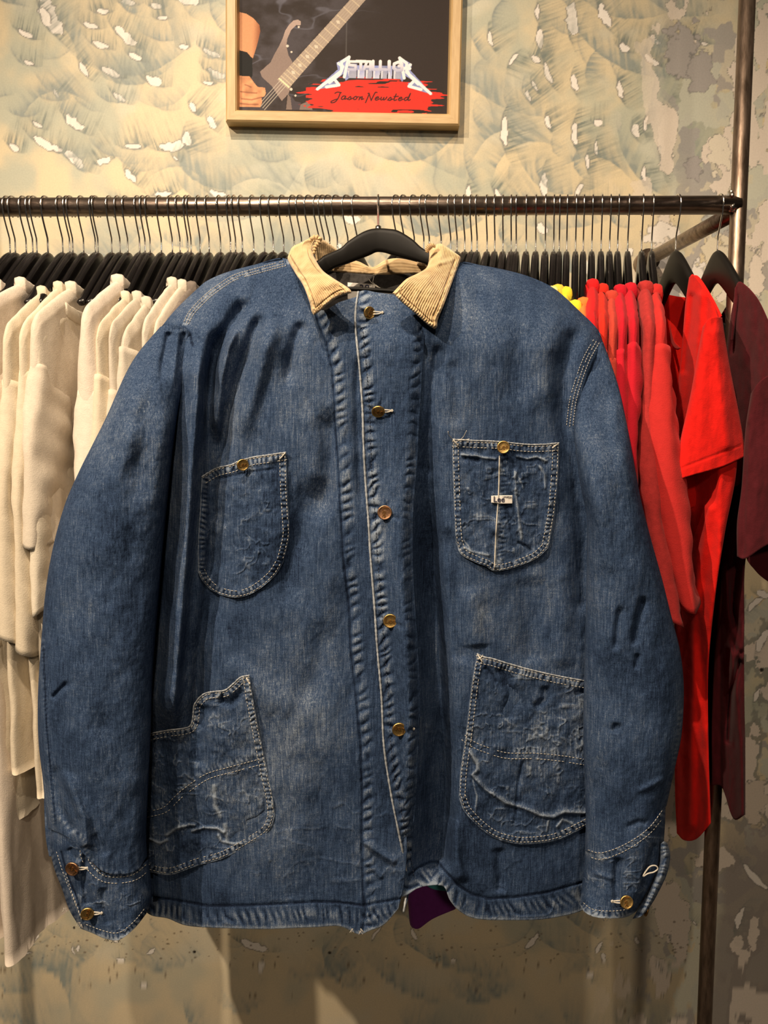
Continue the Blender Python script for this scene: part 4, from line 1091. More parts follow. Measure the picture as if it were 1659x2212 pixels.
# --- back panel and lining
PX, PY, U, V = coons([(470, 612), (620, 580), (700, 600), (830, 605), (920, 600), (1010, 585), (1180, 640)], [(330, 1935), (600, 1960), (870, 1880), (1000, 1930), (1260, 1930)],
                     [(470, 612), (380, 760), (345, 1200), (330, 1935)], [(1180, 640), (1262, 780), (1270, 1200), (1260, 1930)], 10)
slab('back_panel', PX, PY, 1.040+.02*smooth(640, 590, PY)+.085*smooth(780, 640, PY)*np.exp(-((PX-810)/150)**4), 1.046+.03*smooth(640, 590, PY)+.088*smooth(780, 640, PY)*np.exp(-((PX-810)/150)**4), M['denim'], jk)
PX, PY, U, V = coons([(694, 584), (760, 590), (830, 594), (915, 588)], [(660, 760), (800, 780), (960, 760)], [(694, 584), (672, 660), (660, 760)], [(915, 588), (940, 660), (960, 760)], 4)
Yl = 1.112-.075*smooth(590, 760, PY)+(fbm(PX/14, PY/14, 71, 3)-.5)*.003
slab('lining', PX, PY, Yl, Yl+.003, M['lining'], jk)
# --- corduroy collar
def collar(name, T, B, L, R, Yf, ribs, th=.006, st=1.1, stitch_edges=(), ribdir='u', roll=.006, folds=()):
    PX, PY, U, V = coons(T, B, L, R, st)
    Y = Yf(PX, PY, U, V)
    ph = (U if ribdir == 'u' else V)*ribs*2*math.pi+ (fbm(PX/26, PY/26, 77, 2)-.5)*1.6
    r = .5+.5*np.cos(ph); e = np.minimum(np.minimum(U, 1-U)*np.hypot(PX[:, -1]-PX[:, 0], PY[:, -1]-PY[:, 0])[:, None], np.minimum(V, 1-V)*np.hypot(PX[-1]-PX[0], PY[-1]-PY[0])[None])
    Y = Y-.0011*r**.7+roll*(1-np.sqrt(1-(1-np.clip(e/7, 0, 1))**2))
    nz = fbm(PX/18, PY/18, 78, 4)
    Wr = .02+.42*r*(.6+.8*nz)+.20*np.exp(-((e-3)/4)**2)
    Y = Y-(nz-.5)*.004
    for (u0, side) in stitch_edges:
        g = np.exp(-((e-11)/1.1)**2)*side(U, V); Y = Y+.0016*g; Wr = Wr-.45*g
        g2 = np.exp(-((e-6)/5)**2)*side(U, V)*(vnoise(PX/4.5, PY/4.5, 79)-.5); Y = Y-.0015*g2; Wr = Wr+.5*g2
    for poly, w, a in folds:
        d, _, _ = pdist(PX, PY, poly); g = np.exp(-(d/w)**2); Y = Y-a*g; Wr = Wr+np.sign(a)*.12*g
    return slab(name, PX, PY, Y, Y+th, M['cord'], jk, np.stack([Wr, 0*Wr, 0*Wr], -1))
allk = lambda U, V: 1.0*(V > .12)
collar('collar', [(624, 548), (632, 533), (650, 524), (673, 513), (690, 516)], [(678, 681), (690, 673), (710, 656), (734, 640), (759, 633)],
       [(624, 548), (622, 562), (639, 592), (656, 619), (669.5, 656), (673, 673), (678, 681)], [(690, 516), (679, 532), (678, 549), (683, 563), (697, 584), (717, 599), (744, 616), (757, 626), (759, 633)],
       lambda X, Y_, U, V: 1.028-.076*smooth(0, .8, V)+.018*np.clip(U-.6, 0, 1)*(1-V)*2.5-.008*V*U+.010*(1-U)*smooth(.4, .0, V), 20,
       stitch_edges=((0, lambda U, V: 1.0*((V > .1) & ~((U > .8) & (V < .85)))),), folds=(([(640, 585), (690, 590)], 6, -.003), ([(645, 600), (700, 592), (716, 600)], 6, .003)))
collar('collar', [(926, 538), (938, 530), (953, 526), (972, 538), (992, 552)], [(848, 633), (868, 653), (892, 673), (922, 700), (938, 711)],
       [(926, 538), (927, 555), (922, 577), (905, 589), (879, 602), (862, 618), (848, 633)], [(992, 552), (995, 560), (984, 590), (976, 612), (960, 656), (946, 690), (944, 706), (938, 711)],
       lambda X, Y_, U, V: 1.028-.074*smooth(0, .8, V)+.016*np.clip(.4-U, 0, 1)*(1-V)*2.5-.008*V*(1-U)+.008*U*smooth(.4, 0, V), 21,
       stitch_edges=((0, lambda U, V: 1.0*((V > .1) & ~((U < .2) & (V < .85)))),), folds=(([(925, 578), (950, 568), (975, 562)], 5, .003), ([(912, 590), (950, 576)], 7, -.002)))
collar('collar_stand', [(690, 578), (706, 568), (745, 560), (775, 565), (804, 577), (832, 562), (862, 558), (900, 566), (925, 575)], [(700, 583), (740, 589), (777, 592), (845, 594), (906, 592), (925, 588)],
       [(690, 578), (694, 580), (700, 583)], [(925, 575), (927, 580), (925, 588)], lambda X, Y_, U, V: 1.108+.010*(1-np.abs(2*U-1)**2)-.004*V, 5, ribdir='v', st=1.2, roll=.003)
collar('collar_back', [(676, 517), (690, 515), (704, 521), (725, 536), (742, 550)], [(684, 575), (700, 578), (722, 574), (745, 572)], [(676, 517), (680, 545), (684, 575)], [(742, 550), (744, 562), (745, 572)],
       lambda X, Y_, U, V: 1.06+.045*U+.01*V, 15, st=1.2)
collar('collar_back', [(906, 552), (918, 540), (932, 530), (942, 528)], [(900, 572), (915, 574), (930, 570)], [(906, 552), (902, 562), (900, 572)], [(942, 528), (936, 550), (930, 570)],
       lambda X, Y_, U, V: 1.10-.035*U+.008*V, 9, st=1.2)
# crumpled fold where each leaf turns over the neck
for nm, pts, yy in (('collar_fold', [(668, 522), (675, 514), (684, 513), (690, 518), (686, 526), (681, 534), (678, 548)], 1.022), ('collar_fold', [(921, 545), (925, 536), (933, 530), (941, 533)], 1.024)):
    mb = MB(); q = catmull(pts, 90); r = .0034*(1+.22*np.sin(np.linspace(0, 60, 90)))*np.sin(np.linspace(.5, 2.7, 90))
    mb.tube(P(q[:, 0], q[:, 1], yy+0*q[:, 0]), r, 12)
    o = mb.build(nm, M['cord'], jk, color=None)
    a = o.data.color_attributes.new('wear', 'FLOAT_COLOR', 'POINT'); a.data.foreach_set('color', np.tile([.25, 0, 0, 1], len(o.data.vertices)).astype(np.float32))

# --- sleeves
def sleeve(name, T, B, L, R, ymid, Tf, Tb, seed, folds=(), ropes=(), grooves=(), pw=2.2, step=2.6, wear_end=0, sag=0, extra=None, mat='denim', Ymul=None):
    PX, PY, U, V = coons(T, B, L, R, step)
    if sag: PY = PY+sag*np.sin(math.pi*U)*smooth(.0, 1, V)
    q = np.clip(1-np.abs(2*U-1)**pw, 0, 1)**(1/pw*1.05)
    yb = ymid(PX, PY, V) if callable(ymid) else ymid
    tf = Tf(V) if callable(Tf) else Tf; tb = Tb(V) if callable(Tb) else Tb
    D = np.zeros(PX.shape); Wr = np.zeros(PX.shape)
    for poly, wl, wr, a, tp in folds: D += ridge(PX, PY, poly, wl, wr, a, tp)
    for args in ropes:
        d, w = rope(PX, PY, *args); D += d; Wr += w
    for poly, w, a in grooves:
        d, w_ = groove(PX, PY, poly, w, a); D += d; Wr += w_
    D += (fbm(PX/90, PY/150, seed, 3)-.5)*.012+(fbm(PX/30, PY/50, seed+1, 4)-.5)*.0045+(fbm(PX/11, PY/14, seed+2, 3)-.5)*.0010
    if wear_end: cr = creases(PX, PY, 24, seed+31, .04); D += cr*.0012; Wr += cr*.24+.34*(fbm(PX/16, PY/16, seed+33, 4)-.45)
    if extra is not None: D += extra(PX, PY)
    if wear_end: Wr = Wr+wear_end*np.exp(-((1-V)*(PY[-1].mean()-PY[0].mean())/5)**2)
    YF = yb-tf*q-D*np.minimum(q*1.5, 1); YB = yb+tb*q+.0005
    fn = lambda: None
    o = slab(name, PX, PY, YF, YB, M[mat], jk, np.stack([Wr, 0*Wr, 0*Wr], -1))
    from_grid = (PX.copy(), PY.copy(), YF.copy())
    return o, from_grid
def gridY(g, px, py):
    PX, PY, YF = g; px = np.atleast_1d(px).astype(float); py = np.atleast_1d(py).astype(float); out = []
    for a, b in zip(px, py):
        i = np.argmin((PX-a)**2+(PY-b)**2); out.append(YF.flat[i])
    return np.array(out)
SL = sleeve('sleeve', [(346, 706), (365, 700), (385, 702), (402, 710), (416, 728)], [(104, 1790), (150, 1812), (186, 1850), (230, 1886), (290, 1884), (318, 1850)],
   [(346, 706), (300, 760), (270, 810), (230, 900), (200, 960), (170, 1020), (140, 1090), (115, 1180), (98, 1280), (88, 1400), (82, 1500), (83, 1600), (92, 1680), (98, 1740), (104, 1790)],
   [(416, 728), (409, 760), (393, 846), (384, 891), (372, 982), (354, 1160), (342, 1300), (330, 1450), (326, 1570), (320, 1700), (316, 1800), (318, 1850)],
   lambda X, Y_, V: 1.012-.035*smooth(0, .18, V)+.0*V, lambda V: .012+.045*smooth(0, .22, V), lambda V: .006+.034*smooth(0, .3, V), 100,
   folds=[([(365, 715), (352, 780), (345, 840)], 7, 9, -.006, (8, 60)), ([(385, 712), (380, 770), (372, 850)], 7, 7, .005, (8, 60)), ([(398, 716), (392, 760)], 5, 5, -.005, (6, 20)),
          ([(150, 1470), (128, 1492), (110, 1512)], 5, 7, -.006, (14, 10)), ([(300, 900), (250, 1050), (220, 1250)], 30, 34, .006, (60, 80)), ([(340, 830), (310, 960), (290, 1100)], 24, 24, -.006, (60, 80)),
          ([(200, 1540), (250, 1600), (280, 1700)], 30, 30, -.006, (40, 40)), ([(135, 1660), (160, 1720), (182, 1770), (186, 1830)], 10, 12, .008, (30, 4)), ([(120, 1650), (128, 1740), (160, 1800)], 9, 9, -.006, (20, 10)),
          ([(200, 1800), (230, 1850)], 8, 10, -.004, (10, 10))],
   ropes=[([(92, 1380), (97, 1500), (103, 1600), (112, 1700), (118, 1780)], 0, 5, 10, .0008, 3, .55), ([(128, 1768), (150, 1790), (182, 1812), (188, 1846), (208, 1874), (235, 1888), (285, 1884), (316, 1862)], 0, 6, 12, .0014, 7, .7)],
   grooves=[([(94, 1400), (100, 1560), (112, 1700), (120, 1780)], 1.6, .0015)])
SR = sleeve('sleeve', [(1296, 742), (1299, 740), (1303, 739)], [(1264, 1838), (1300, 1846), (1350, 1830), (1400, 1796), (1440, 1740)],
   [(1296, 742), (1274, 790), (1254, 848), (1240, 925), (1247, 1000), (1256, 1060), (1267, 1120), (1267, 1250), (1262, 1450), (1260, 1600), (1265, 1750), (1264, 1838)],
   [(1303, 739), (1325, 800), (1340, 850), (1355, 920), (1370, 1000), (1385, 1080), (1405, 1160), (1430, 1250), (1450, 1330), (1468, 1400), (1476, 1460), (1477, 1520), (1472, 1590), (1460, 1650), (1440, 1740)],
   lambda X, Y_, V: 1.018-.036*smooth(0, .25, V), lambda V: .006+.046*smooth(0.02, .32, V), lambda V: .004+.034*smooth(0, .3, V), 130,
   folds=[([(1392, 1285), (1378, 1340), (1368, 1400)], 8, 10, -.010, (20, 20)), ([(1342, 1305), (1334, 1350), (1330, 1410)], 7, 8, -.006, (20, 20)), ([(1378, 1410), (1372, 1450)], 6, 8, -.005, (8, 12)), ([(1334, 1560), (1326, 1585)], 8, 9, -.007, (8, 10)),
          ([(1300, 820), (1305, 920), (1330, 1030), (1350, 1130)], 22, 22, -.005, (50, 60)), ([(1262, 1000), (1290, 1100), (1320, 1250)], 20, 20, .005, (50, 60)), ([(1440, 1680), (1400, 1700), (1370, 1712)], 7, 7, .004, (10, 20)), ([(1400, 1780), (1380, 1775), (1350, 1790)], 6, 6, -.004, (8, 12))],
   ropes=[([(1266, 1846), (1300, 1852), (1350, 1834), (1400, 1800), (1440, 1748)], 2, 6, 12, .0014, 9, .7), ([(1474, 1540), (1462, 1640), (1442, 1740)], -4, 5, 12, .001, 8, .5)], grooves=[])
cuff_l_seam = [(114, 1776), (128, 1768), (150, 1790), (182, 1812), (188, 1846), (208, 1874), (235, 1888), (285, 1884), (320, 1856)]
CL = sleeve('cuff', cuff_l_seam, [(174, 2006), (200, 2016), (228, 2028), (258, 2030), (290, 2006), (316, 1974)], [(114, 1776), (108, 1822), (116, 1872), (134, 1920), (150, 1966), (174, 2006)],
   [(320, 1856), (325, 1890), (328, 1925), (325, 1952), (316, 1974)], lambda X, Y_, V: .979+0*V, lambda V: .058+0*V, lambda V: .038+0*V, 160,
   folds=[([(186, 1830), (180, 1900), (190, 1960)], 6, 10, -.007, (10, 10)), ([(222, 1915), (226, 1960), (235, 2000)], 8, 8, -.004, (10, 10)), ([(150, 1830), (160, 1850), (172, 1862)], 8, 8, -.004, (5, 8))],
   ropes=[([(122, 1776), (150, 1798), (180, 1820), (186, 1850), (206, 1880), (235, 1896), (285, 1892), (320, 1864)], 4, 7, 11, .0016, 17, .8), ([(178, 2002), (228, 2020), (258, 2022), (290, 1998), (322, 1960)], -4, 9, 12, .0014, 18, .85), ([(116, 1830), (130, 1890), (150, 1950), (176, 2000)], -10, 8, 13, .0014, 19, .75)],
   grooves=[([(132, 1840), (146, 1890), (166, 1940), (180, 1990)], 2, .002)], wear_end=.6, step=2.0)
CR = sleeve('cuff', [(1264, 1832), (1300, 1840), (1350, 1822), (1400, 1788), (1438, 1738)], [(1252, 1954), (1265, 1972), (1290, 1982), (1330, 1984), (1356, 1980), (1376, 1968)], [(1264, 1832), (1262, 1870), (1256, 1920), (1252, 1954)],
   [(1438, 1738), (1436, 1790), (1430, 1850), (1410, 1910), (1376, 1968)], lambda X, Y_, V: .985+0*V, lambda V: .056+0*V, lambda V: .036+0*V, 190,
   folds=[([(1335, 1850), (1330, 1900), (1332, 1950)], 8, 12, -.007, (10, 10)), ([(1415, 1820), (1400, 1870), (1390, 1920)], 5, 7, -.006, (8, 8)), ([(1280, 1885), (1330, 1900)], 6, 6, .003, (8, 8))],
   ropes=[([(1266, 1846), (1300, 1854), (1350, 1836), (1400, 1802), (1440, 1750)], 4, 7, 11, .0016, 27, .8), ([(1254, 1946), (1268, 1964), (1300, 1974), (1356, 1972)], -2, 8, 12, .0014, 28, .85), ([(1436, 1800), (1424, 1870), (1396, 1930), (1374, 1962)], 8, 8, 13, .0014, 29, .7)],
   grooves=[], wear_end=.6, step=2.0)
# overlap strip of the right cuff standing away from the slit
PX, PY, U, V = coons([(1424, 1826), (1434, 1818), (1442, 1822)], [(1366, 1985), (1384, 1980), (1402, 1962)], [(1424, 1826), (1424, 1870), (1404, 1920), (1366, 1985)], [(1442, 1822), (1448, 1850), (1440, 1890), (1418, 1936), (1402, 1962)], 1.8)
d, w = rope(PX, PY, [(1434, 1820), (1436, 1870), (1414, 1925), (1380, 1984)], 0, 8, 12, .0014, 31, .8)
Y = .955-.012*(1-np.abs(2*U-1)**2)-d
slab('cuff_overlap', PX, PY, Y, Y+.004, M['denim'], jk, np.stack([w+.15, 0*w, 0*w], -1))
# underside of the sleeve peeping left of the seam
PX, PY, U, V = coons([(92, 1640), (104, 1640)], [(106, 1850), (122, 1850)], [(92, 1640), (95, 1700), (96, 1760), (99, 1810), (106, 1850)], [(104, 1640), (110, 1700), (116, 1770), (122, 1850)], 2)
slab('sleeve_underside', PX, PY, 1.0+0*PX, 1.012+0*PX, M['denim'], jk, np.stack([.3*(fbm(PX/6, PY/8, 3)-.3), 0*PX, 0*PX], -1))

# --- pockets
def pocket(name, T, B, L, R, surf, seed, th=.004, folds=(), extra_ropes=(), open_top=0.0, grooves=(), lifts=None):
    PX, PY, U, V = coons(T, B, L, R, 1.7)
    Y0, _ = surf(PX, PY)
    Y = Y0-.0038
    e = np.minimum(np.minimum(U, 1-U)*np.maximum(1, (PX[:, -1]-PX[:, 0])[:, None]), np.minimum(V, 1-V)*np.maximum(1, (PY[-1]-PY[0])[None]))
    D = np.zeros(PX.shape); Wr = np.zeros(PX.shape)
    border = L[:]+B[1:-1]+R[::-1]
    d, w = rope(PX, PY, border, 0, 0.1, 9, 0, 0, 0)
    dd, s, _ = pdist(PX, PY, border); dd = np.abs(dd)
    n = (np.abs(np.sin(math.pi*(s/11+1.3*vnoise(s/22, dd*.03, seed))))**.7-.6)*(.3+.8*vnoise(s/30, dd*.05, seed+4))
    g = np.exp(-((dd-9)/6)**2); D += g*n*.0028; Wr += g*n*1.2
    dt, st, _ = pdist(PX, PY, T); dt = np.abs(dt)
    n = (np.abs(np.sin(math.pi*(st/11+1.3*vnoise(st/22, dt*.03, seed+8))))**.7-.6)*(.3+.8*vnoise(st/30, dt*.05, seed+9))
    g = np.exp(-((dt-10)/7)**2); D += g*n*.0026; Wr += g*n*1.2
    cr = creases(PX, PY, 26, seed+31, .035); D += cr*.0013; Wr += cr*.26; Wr += .30*(fbm(PX/20, PY/20, seed+33, 4)-.5)
    Wr += .5*np.exp(-(np.minimum(dd, dt)/1.6)**2)
    D += .0012*np.exp(-((np.minimum(dd, dt)-9)/8)**2)
    D += (fbm(PX/34, PY/34, seed+20, 4)-.5)*.0065+(fbm(PX/10, PY/12, seed+21, 3)-.5)*.0012
    for poly, wl, wr, a, tp in folds:
        f = ridge(PX, PY, poly, wl, wr, a, tp); D += f; Wr += f/abs(a)*(.45 if a > 0 else .18)
    for args in extra_ropes:
        d_, w_ = rope(PX, PY, *args); D += d_; Wr += w_
    if lifts is not None: D += lifts(PX, PY, U, V)
    Y = Y-D
    o = slab(name, PX, PY, Y, Y+th, M['denim_pocket'], jk, np.stack([Wr, 0*Wr, 0*Wr], -1))
    return (PX, PY, Y)
def stitches(name, g, lines, mat='thread', dash=5.2, gap=2.6, r=.00042, surf=None, broken=.06):
    """rows of real thread stitches lying on a surface"""
    mb = MB()
    for pts, off in lines:
        q = catmull(pts, 400); t = np.gradient(q, axis=0); t /= np.linalg.norm(t, axis=1)[:, None]+1e-9
        q = q+np.stack([-t[:, 1], t[:, 0]], -1)*off
        d = np.r_[0, np.cumsum(np.linalg.norm(np.diff(q, axis=0), axis=1))]
        s = 0
        A = []
        while s < d[-1]-dash:
            if rng.random() > broken: A.append((s, s+dash))
            s += dash+gap
        if not A: continue
        A = np.array(A)
        pts3 = [np.stack([np.interp(A[:, 0]*(1-k)+A[:, 1]*k, d, q[:, 0]), np.interp(A[:, 0]*(1-k)+A[:, 1]*k, d, q[:, 1])], -1) for k in (0, .5, 1)]
        Ys = []
        for p in pts3:
            Ys.append(surf(p[:, 0], p[:, 1])[0] if surf else gridY(g, p[:, 0], p[:, 1]))
        for i in range(len(A)):
            ym = min(Ys[k][i] for k in range(3)); 
            pp = [P(pts3[k][i, 0], pts3[k][i, 1], (Ys[k][i]*.5+ym*.5)-(.0001 if k != 1 else .0005)) for k in range(3)]
            mb.tube(pp, [r*.8, r, r*.8], 5)
    return mb.build(name, M[mat], jk)
# chest pocket, viewer left
pT = [(436, 1030), (452, 1020), (470, 1011), (500, 1004), (515, 997), (545, 988), (580, 983), (618, 977)]
pB = [(428, 1236), (438, 1256), (458, 1276), (486, 1288), (520, 1291), (556, 1276), (592, 1246), (612, 1215)]
pL = [(436, 1030), (432, 1100), (428, 1170), (428, 1236)]; pR = [(618, 977), (620, 1050), (624, 1120), (625, 1160), (612, 1215)]
g1 = pocket('chest_pocket', pT, pB, pL, pR, body_l, 200, folds=[([(600, 1000), (600, 1100)], 6, 6, -.001, (10, 10)), ([(470, 1035), (540, 1020), (600, 1012)], 3, 3, -.0016, (10, 10))])
stitches('pocket_stitching', g1, [(pT, 3), (pT, 16), (pR, 3), (pR, 14), (pB, -4), (pB, -15)])
# chest pocket, viewer right
qT = [(977, 949), (1030, 952), (1079, 954), (1135, 960), (1175, 960), (1208, 957)]
qB = [(985, 1172), (996, 1198), (1027, 1215), (1050, 1224), (1068, 1234), (1103, 1229), (1157, 1208), (1184, 1184)]
qL = [(977, 949), (977, 987), (980, 1074), (982, 1130), (985, 1172)]; qR = [(1208, 957), (1207, 1000), (1203, 1060), (1197, 1117), (1184, 1184)]
g2 = pocket('chest_pocket', qT, qB, qL, qR, body_r, 230, folds=[
    ([(992, 982), (1030, 985), (1045, 989), (1076, 992)], 2.5, 4, .0030, (6, 6)), ([(1000, 990), (1040, 996)], 4, 4, -.002, (6, 6)), ([(1112, 985), (1140, 991), (1160, 987), (1185, 998)], 2.5, 4, .003, (6, 6)),
    ([(1163, 1002), (1176, 1025), (1178, 1060)], 2, 3, .002, (6, 8)), ([(1112, 1010), (1115, 1075), (1122, 1130), (1128, 1170)], 3, 3, .0022, (10, 10)), ([(1116, 1170), (1135, 1180), (1150, 1192)], 3, 3, -.0035, (5, 5)),
    ([(1000, 1180), (1020, 1192), (1060, 1200)], 3, 3, .0022, (8, 5)), ([(1115, 1018), (1134, 1062)], 2, 2, .0015, (5, 10)), ([(1000, 1165), (1012, 1180), (1018, 1195)], 2, 2, .0015, (3, 3)), ([(1090, 1080), (1100, 1130), (1112, 1175)], 4, 4, -.002, (8, 8)),
    ([(1079, 985), (1077, 1065), (1072, 1139), (1068, 1228)], 1.2, 6, .0022, (2, 2))],
    extra_ropes=[([(1086, 985), (1086, 1065), (1082, 1139), (1078, 1225)], 4, 8, 11, .0012, 233, .7)])
strip = [(1079, 985), (1077, 1065), (1072, 1139), (1068, 1228)]
stitches('pocket_stitching', g2, [(qT, 4), (qT, 15), (qL, -3), (qL, -13), (qR, 3), (qR, 14), (qB, -4), (qB, -14)])
mb = MB(); q = catmull(strip, 60); mb.tube(P(q[:, 0], q[:, 1], gridY(g2, q[:, 0], q[:, 1])-.0006), .0008, 6); mb.build('pocket_seam_thread', M['thread'], jk)
# bar tacks
def tacks(g, lst, name='bar_tack'):
    for (a, b, c, d) in lst:
        mb = MB(); q = np.linspace([a, b], [c, d], 8); mb.tube(P(q[:, 0], q[:, 1], gridY(g, q[:, 0], q[:, 1])-.0012), .0009, 6); mb.build(name, M['thread'], jk)
tacks(g2, [(979, 950, 990, 963), (1193, 968, 1206, 958)])
tacks(g1, [(604, 992, 616, 979)])
mb = MB()
for pts in ([(978, 949), (970, 940), (968, 932)], [(990, 951), (1000, 945), (1008, 930)], [(990, 951), (1005, 950), (1014, 948)]):
    q = catmull(pts, 10); mb.tube(P(q[:, 0], q[:, 1], np.linspace(float(gridY(g2, 985, 955)[0])-.002, .955, 10)), .0004, 5)
mb.build('loose_thread', M['thread'], jk)
# small woven label on the pocket strip
PX, PY, U, V = coons([(1061, 1071), (1084, 1070), (1107, 1070)], [(1061, 1086), (1084, 1088), (1107, 1088)], [(1061, 1071), (1061, 1086)], [(1107, 1070), (1107, 1088)], 1.5)
Yl = gridY(g2, PX.ravel(), PY.ravel()).reshape(PX.shape).mean()-.0032+.0006*np.cos(U*5)
slab('pocket_label', PX, PY, Yl+0*PX, Yl+.0012+0*PX, M['label'], jk)
def put_text(name, txt, px, py, Y, h, mat, parent, rot=0.0, shear=0, depth=.0002, bold=0, dy=0.0):
    Vv, Fs = text_mesh(txt, h, depth, shear, bold); c = P(px, py, Y)
    ca, sa = math.cos(rot), math.sin(rot)
    V2 = [(c[0]+x*ca-y*sa, c[1]-z, c[2]+x*sa+y*ca) for x, y, z in Vv]
    mb = MB(); mb.add(V2, Fs); return mb.build(name, mat, parent, smooth_=False)
put_text('label_lettering', 'Lee', 1078, 1079, float(Yl.min())-.0003, .0100, M['ink'], jk, rot=-.02, bold=.00012)
put_text('label_lettering', 'UNION', 1096, 1074, float(Yl.min())-.0003, .0034, M['ink'], jk, rot=-.02)
# lower pocket, viewer left (its mouth gapes forward)
rT = [(290, 1592), (324, 1585), (360, 1578), (398, 1573), (412, 1566), (417, 1545), (420, 1522), (439, 1500), (462, 1494), (486, 1491), (505, 1476), (520, 1463), (539, 1459)]
rB = [(292, 1872), (318, 1882), (368, 1890), (427, 1870), (486, 1853), (559, 1812), (584, 1790), (594, 1762)]
rL = [(290, 1592), (290, 1700), (292, 1800), (292, 1872)]; rR = [(539, 1459), (548, 1518), (568, 1620), (580, 1680), (588, 1715), (594, 1762)]
seamP = [(300, 1758), (318, 1753), (353, 1744), (376, 1722), (398, 1703), (445, 1672), (500, 1656), (568, 1638)]
def surf_lp(px, py):
    Y = base(px, py)+.004
    D, W_ = disp_l(px, py)
    return Y-D*.62-.012*smooth(1850, 1500, py)*np.exp(-((px-450)/110)**2), W_
g3 = pocket('hip_pocket', rT, rB, rL, rR, surf_lp, 260, folds=[
    ([(355, 1808), (380, 1790), (410, 1782), (425, 1783)], 3, 4, .0035, (8, 5)), ([(410, 1797), (440, 1788), (470, 1790), (488, 1802)], 3, 4, .004, (6, 6)), ([(468, 1800), (480, 1818), (505, 1823), (530, 1822)], 3, 3, .003, (6, 8)),
    ([(530, 1776), (555, 1768), (574, 1752), (573, 1720)], 3, 3, -.003, (8, 8)), ([(318, 1810), (345, 1822), (365, 1812)], 3, 3, .003, (5, 5)), ([(440, 1520), (425, 1600), (432, 1660)], 14, 18, -.006, (10, 20)), ([(470, 1510), (500, 1520), (530, 1490)], 8, 10, -.006, (10, 10)),
    ([(462, 1690), (464, 1740), (480, 1770)], 5, 5, .0015, (8, 8)), ([(485, 1775), (490, 1820)], 4, 4, .0015, (6, 6))],
    extra_ropes=[(seamP, 6, 6, 10, .0012, 262, .6)])
stitches('pocket_stitching', g3, [(rT, 4), (rT, 13), (rR, 3), (rR, 14), (rB, -5), (rB, -15), (seamP, 0), (seamP, 12)])
# lower pocket, viewer right
sT = [(1030, 1412), (1045, 1419), (1064, 1423), (1100, 1434), (1147, 1447), (1200, 1459), (1259, 1470), (1290, 1474)]
sB = [(991, 1722), (1003, 1753), (1036, 1788), (1068, 1810), (1100, 1820), (1134, 1824), (1199, 1816), (1262, 1788), (1290, 1770)]
sL = [(1030, 1412), (1019, 1478), (1006, 1586), (995, 1662), (991, 1722)]; sR = [(1290, 1474), (1296, 1600), (1290, 1770)]
seamQ = [(1004, 1588), (1024, 1602), (1047, 1612), (1094, 1626), (1155, 1627), (1210, 1632), (1262, 1640), (1290, 1643)]
def surf_rp(px, py):
    D, W_ = disp_r(px, py); return base(px, py)-D*.6, W_
g4 = pocket('hip_pocket', sT, sB, sL, sR, surf_rp, 290, folds=[
    ([(1011, 1619), (1030, 1651), (1030, 1662), (1019, 1674), (1047, 1705), (1094, 1736), (1134, 1747), (1166, 1762), (1196, 1766), (1220, 1755), (1262, 1757), (1285, 1750)], 2.5, 7, .0045, (6, 6)),
    ([(1080, 1440), (1110, 1500), (1092, 1560)], 14, 14, -.005, (10, 20)), ([(1175, 1480), (1180, 1510), (1150, 1530)], 9, 10, -.005, (10, 10)), ([(1130, 1640), (1118, 1700), (1110, 1790)], 3, 4, -.0022, (10, 10)),
    ([(1045, 1440), (1065, 1460), (1074, 1478)], 4, 4, -.003, (5, 8)), ([(1240, 1500), (1265, 1492)], 4, 5, -.004, (5, 5)), ([(1020, 1680), (1030, 1720), (1026, 1760)], 2, 2, .0015, (6, 6)),
    ([(1200, 1790), (1215, 1770), (1240, 1780)], 3, 3, .002, (5, 5)), ([(1180, 1800), (1185, 1770)], 2, 2, .0018, (4, 4))],
    extra_ropes=[(seamQ, 6, 6, 10, .0012, 292, .6)])
stitches('pocket_stitching', g4, [(sT, 4), (sT, 15), (sL, -3), (sL, -13), (sB, -5), (sB, -15), (seamQ, 0), (seamQ, 12)])
tacks(g4, [(1032, 1414, 1042, 1430), (1033, 1424, 1042, 1418)]); tacks(g3, [(532, 1464, 540, 1478)])
# top-edge cords of the pockets and free edges
for g, pts, nm in ((g3, rT, 'pocket_edge'), (g4, sT, 'pocket_edge'), (g1, pT, 'pocket_edge'), (g2, qT, 'pocket_edge')):
    q = catmull(pts, 120); mb = MB()
    mb.tube(P(q[:, 0], q[:, 1], gridY(g, q[:, 0], q[:, 1]+2)-.0002), .0010*(.7+.6*np.array([rng.random() for _ in q])), 6); mb.build(nm, M['piping'], jk)
# --- seam stitching on the shell
def sfL(x, y): return body_l(x, y)[0]-.0004, 0
def sfR(x, y): return body_r(x, y)[0]-.0004, 0
def sfP(x, y): return plk(x, y)[0]-.0004, 0
shseam2 = [(397, 695), (411, 670), (443, 637), (474, 613), (505, 594), (552, 580), (616, 563)]
def sfS(x, y):
    Y = body_l(x, y)[0]; d, _, _ = pdist(np.asarray(x, float), np.asarray(y, float), shl); d = np.abs(d)
    return Y+.028*(1-np.sqrt(1-(1-np.clip(d/60, 0, 1))**2))-.0006, 0
stitches('shoulder_stitching', None, [(shseam2, 0), (shseam2, 6), (shseam2, 11)], surf=sfS, dash=4, gap=1.6)
def sfRS(x, y):
    x = np.asarray(x, float); y = np.asarray(y, float)
    Y = body_r(x, y)[0]; d, _, _ = pdist(x, y, [(994, 567), (1040, 573), (1100, 585), (1150, 600), (1200, 625), (1250, 670), (1290, 710), (1303, 740)]); d = np.abs(d)
    return Y+.028*(1-np.sqrt(1-(1-np.clip(d/50, 0, 1))**2))-.0006, 0
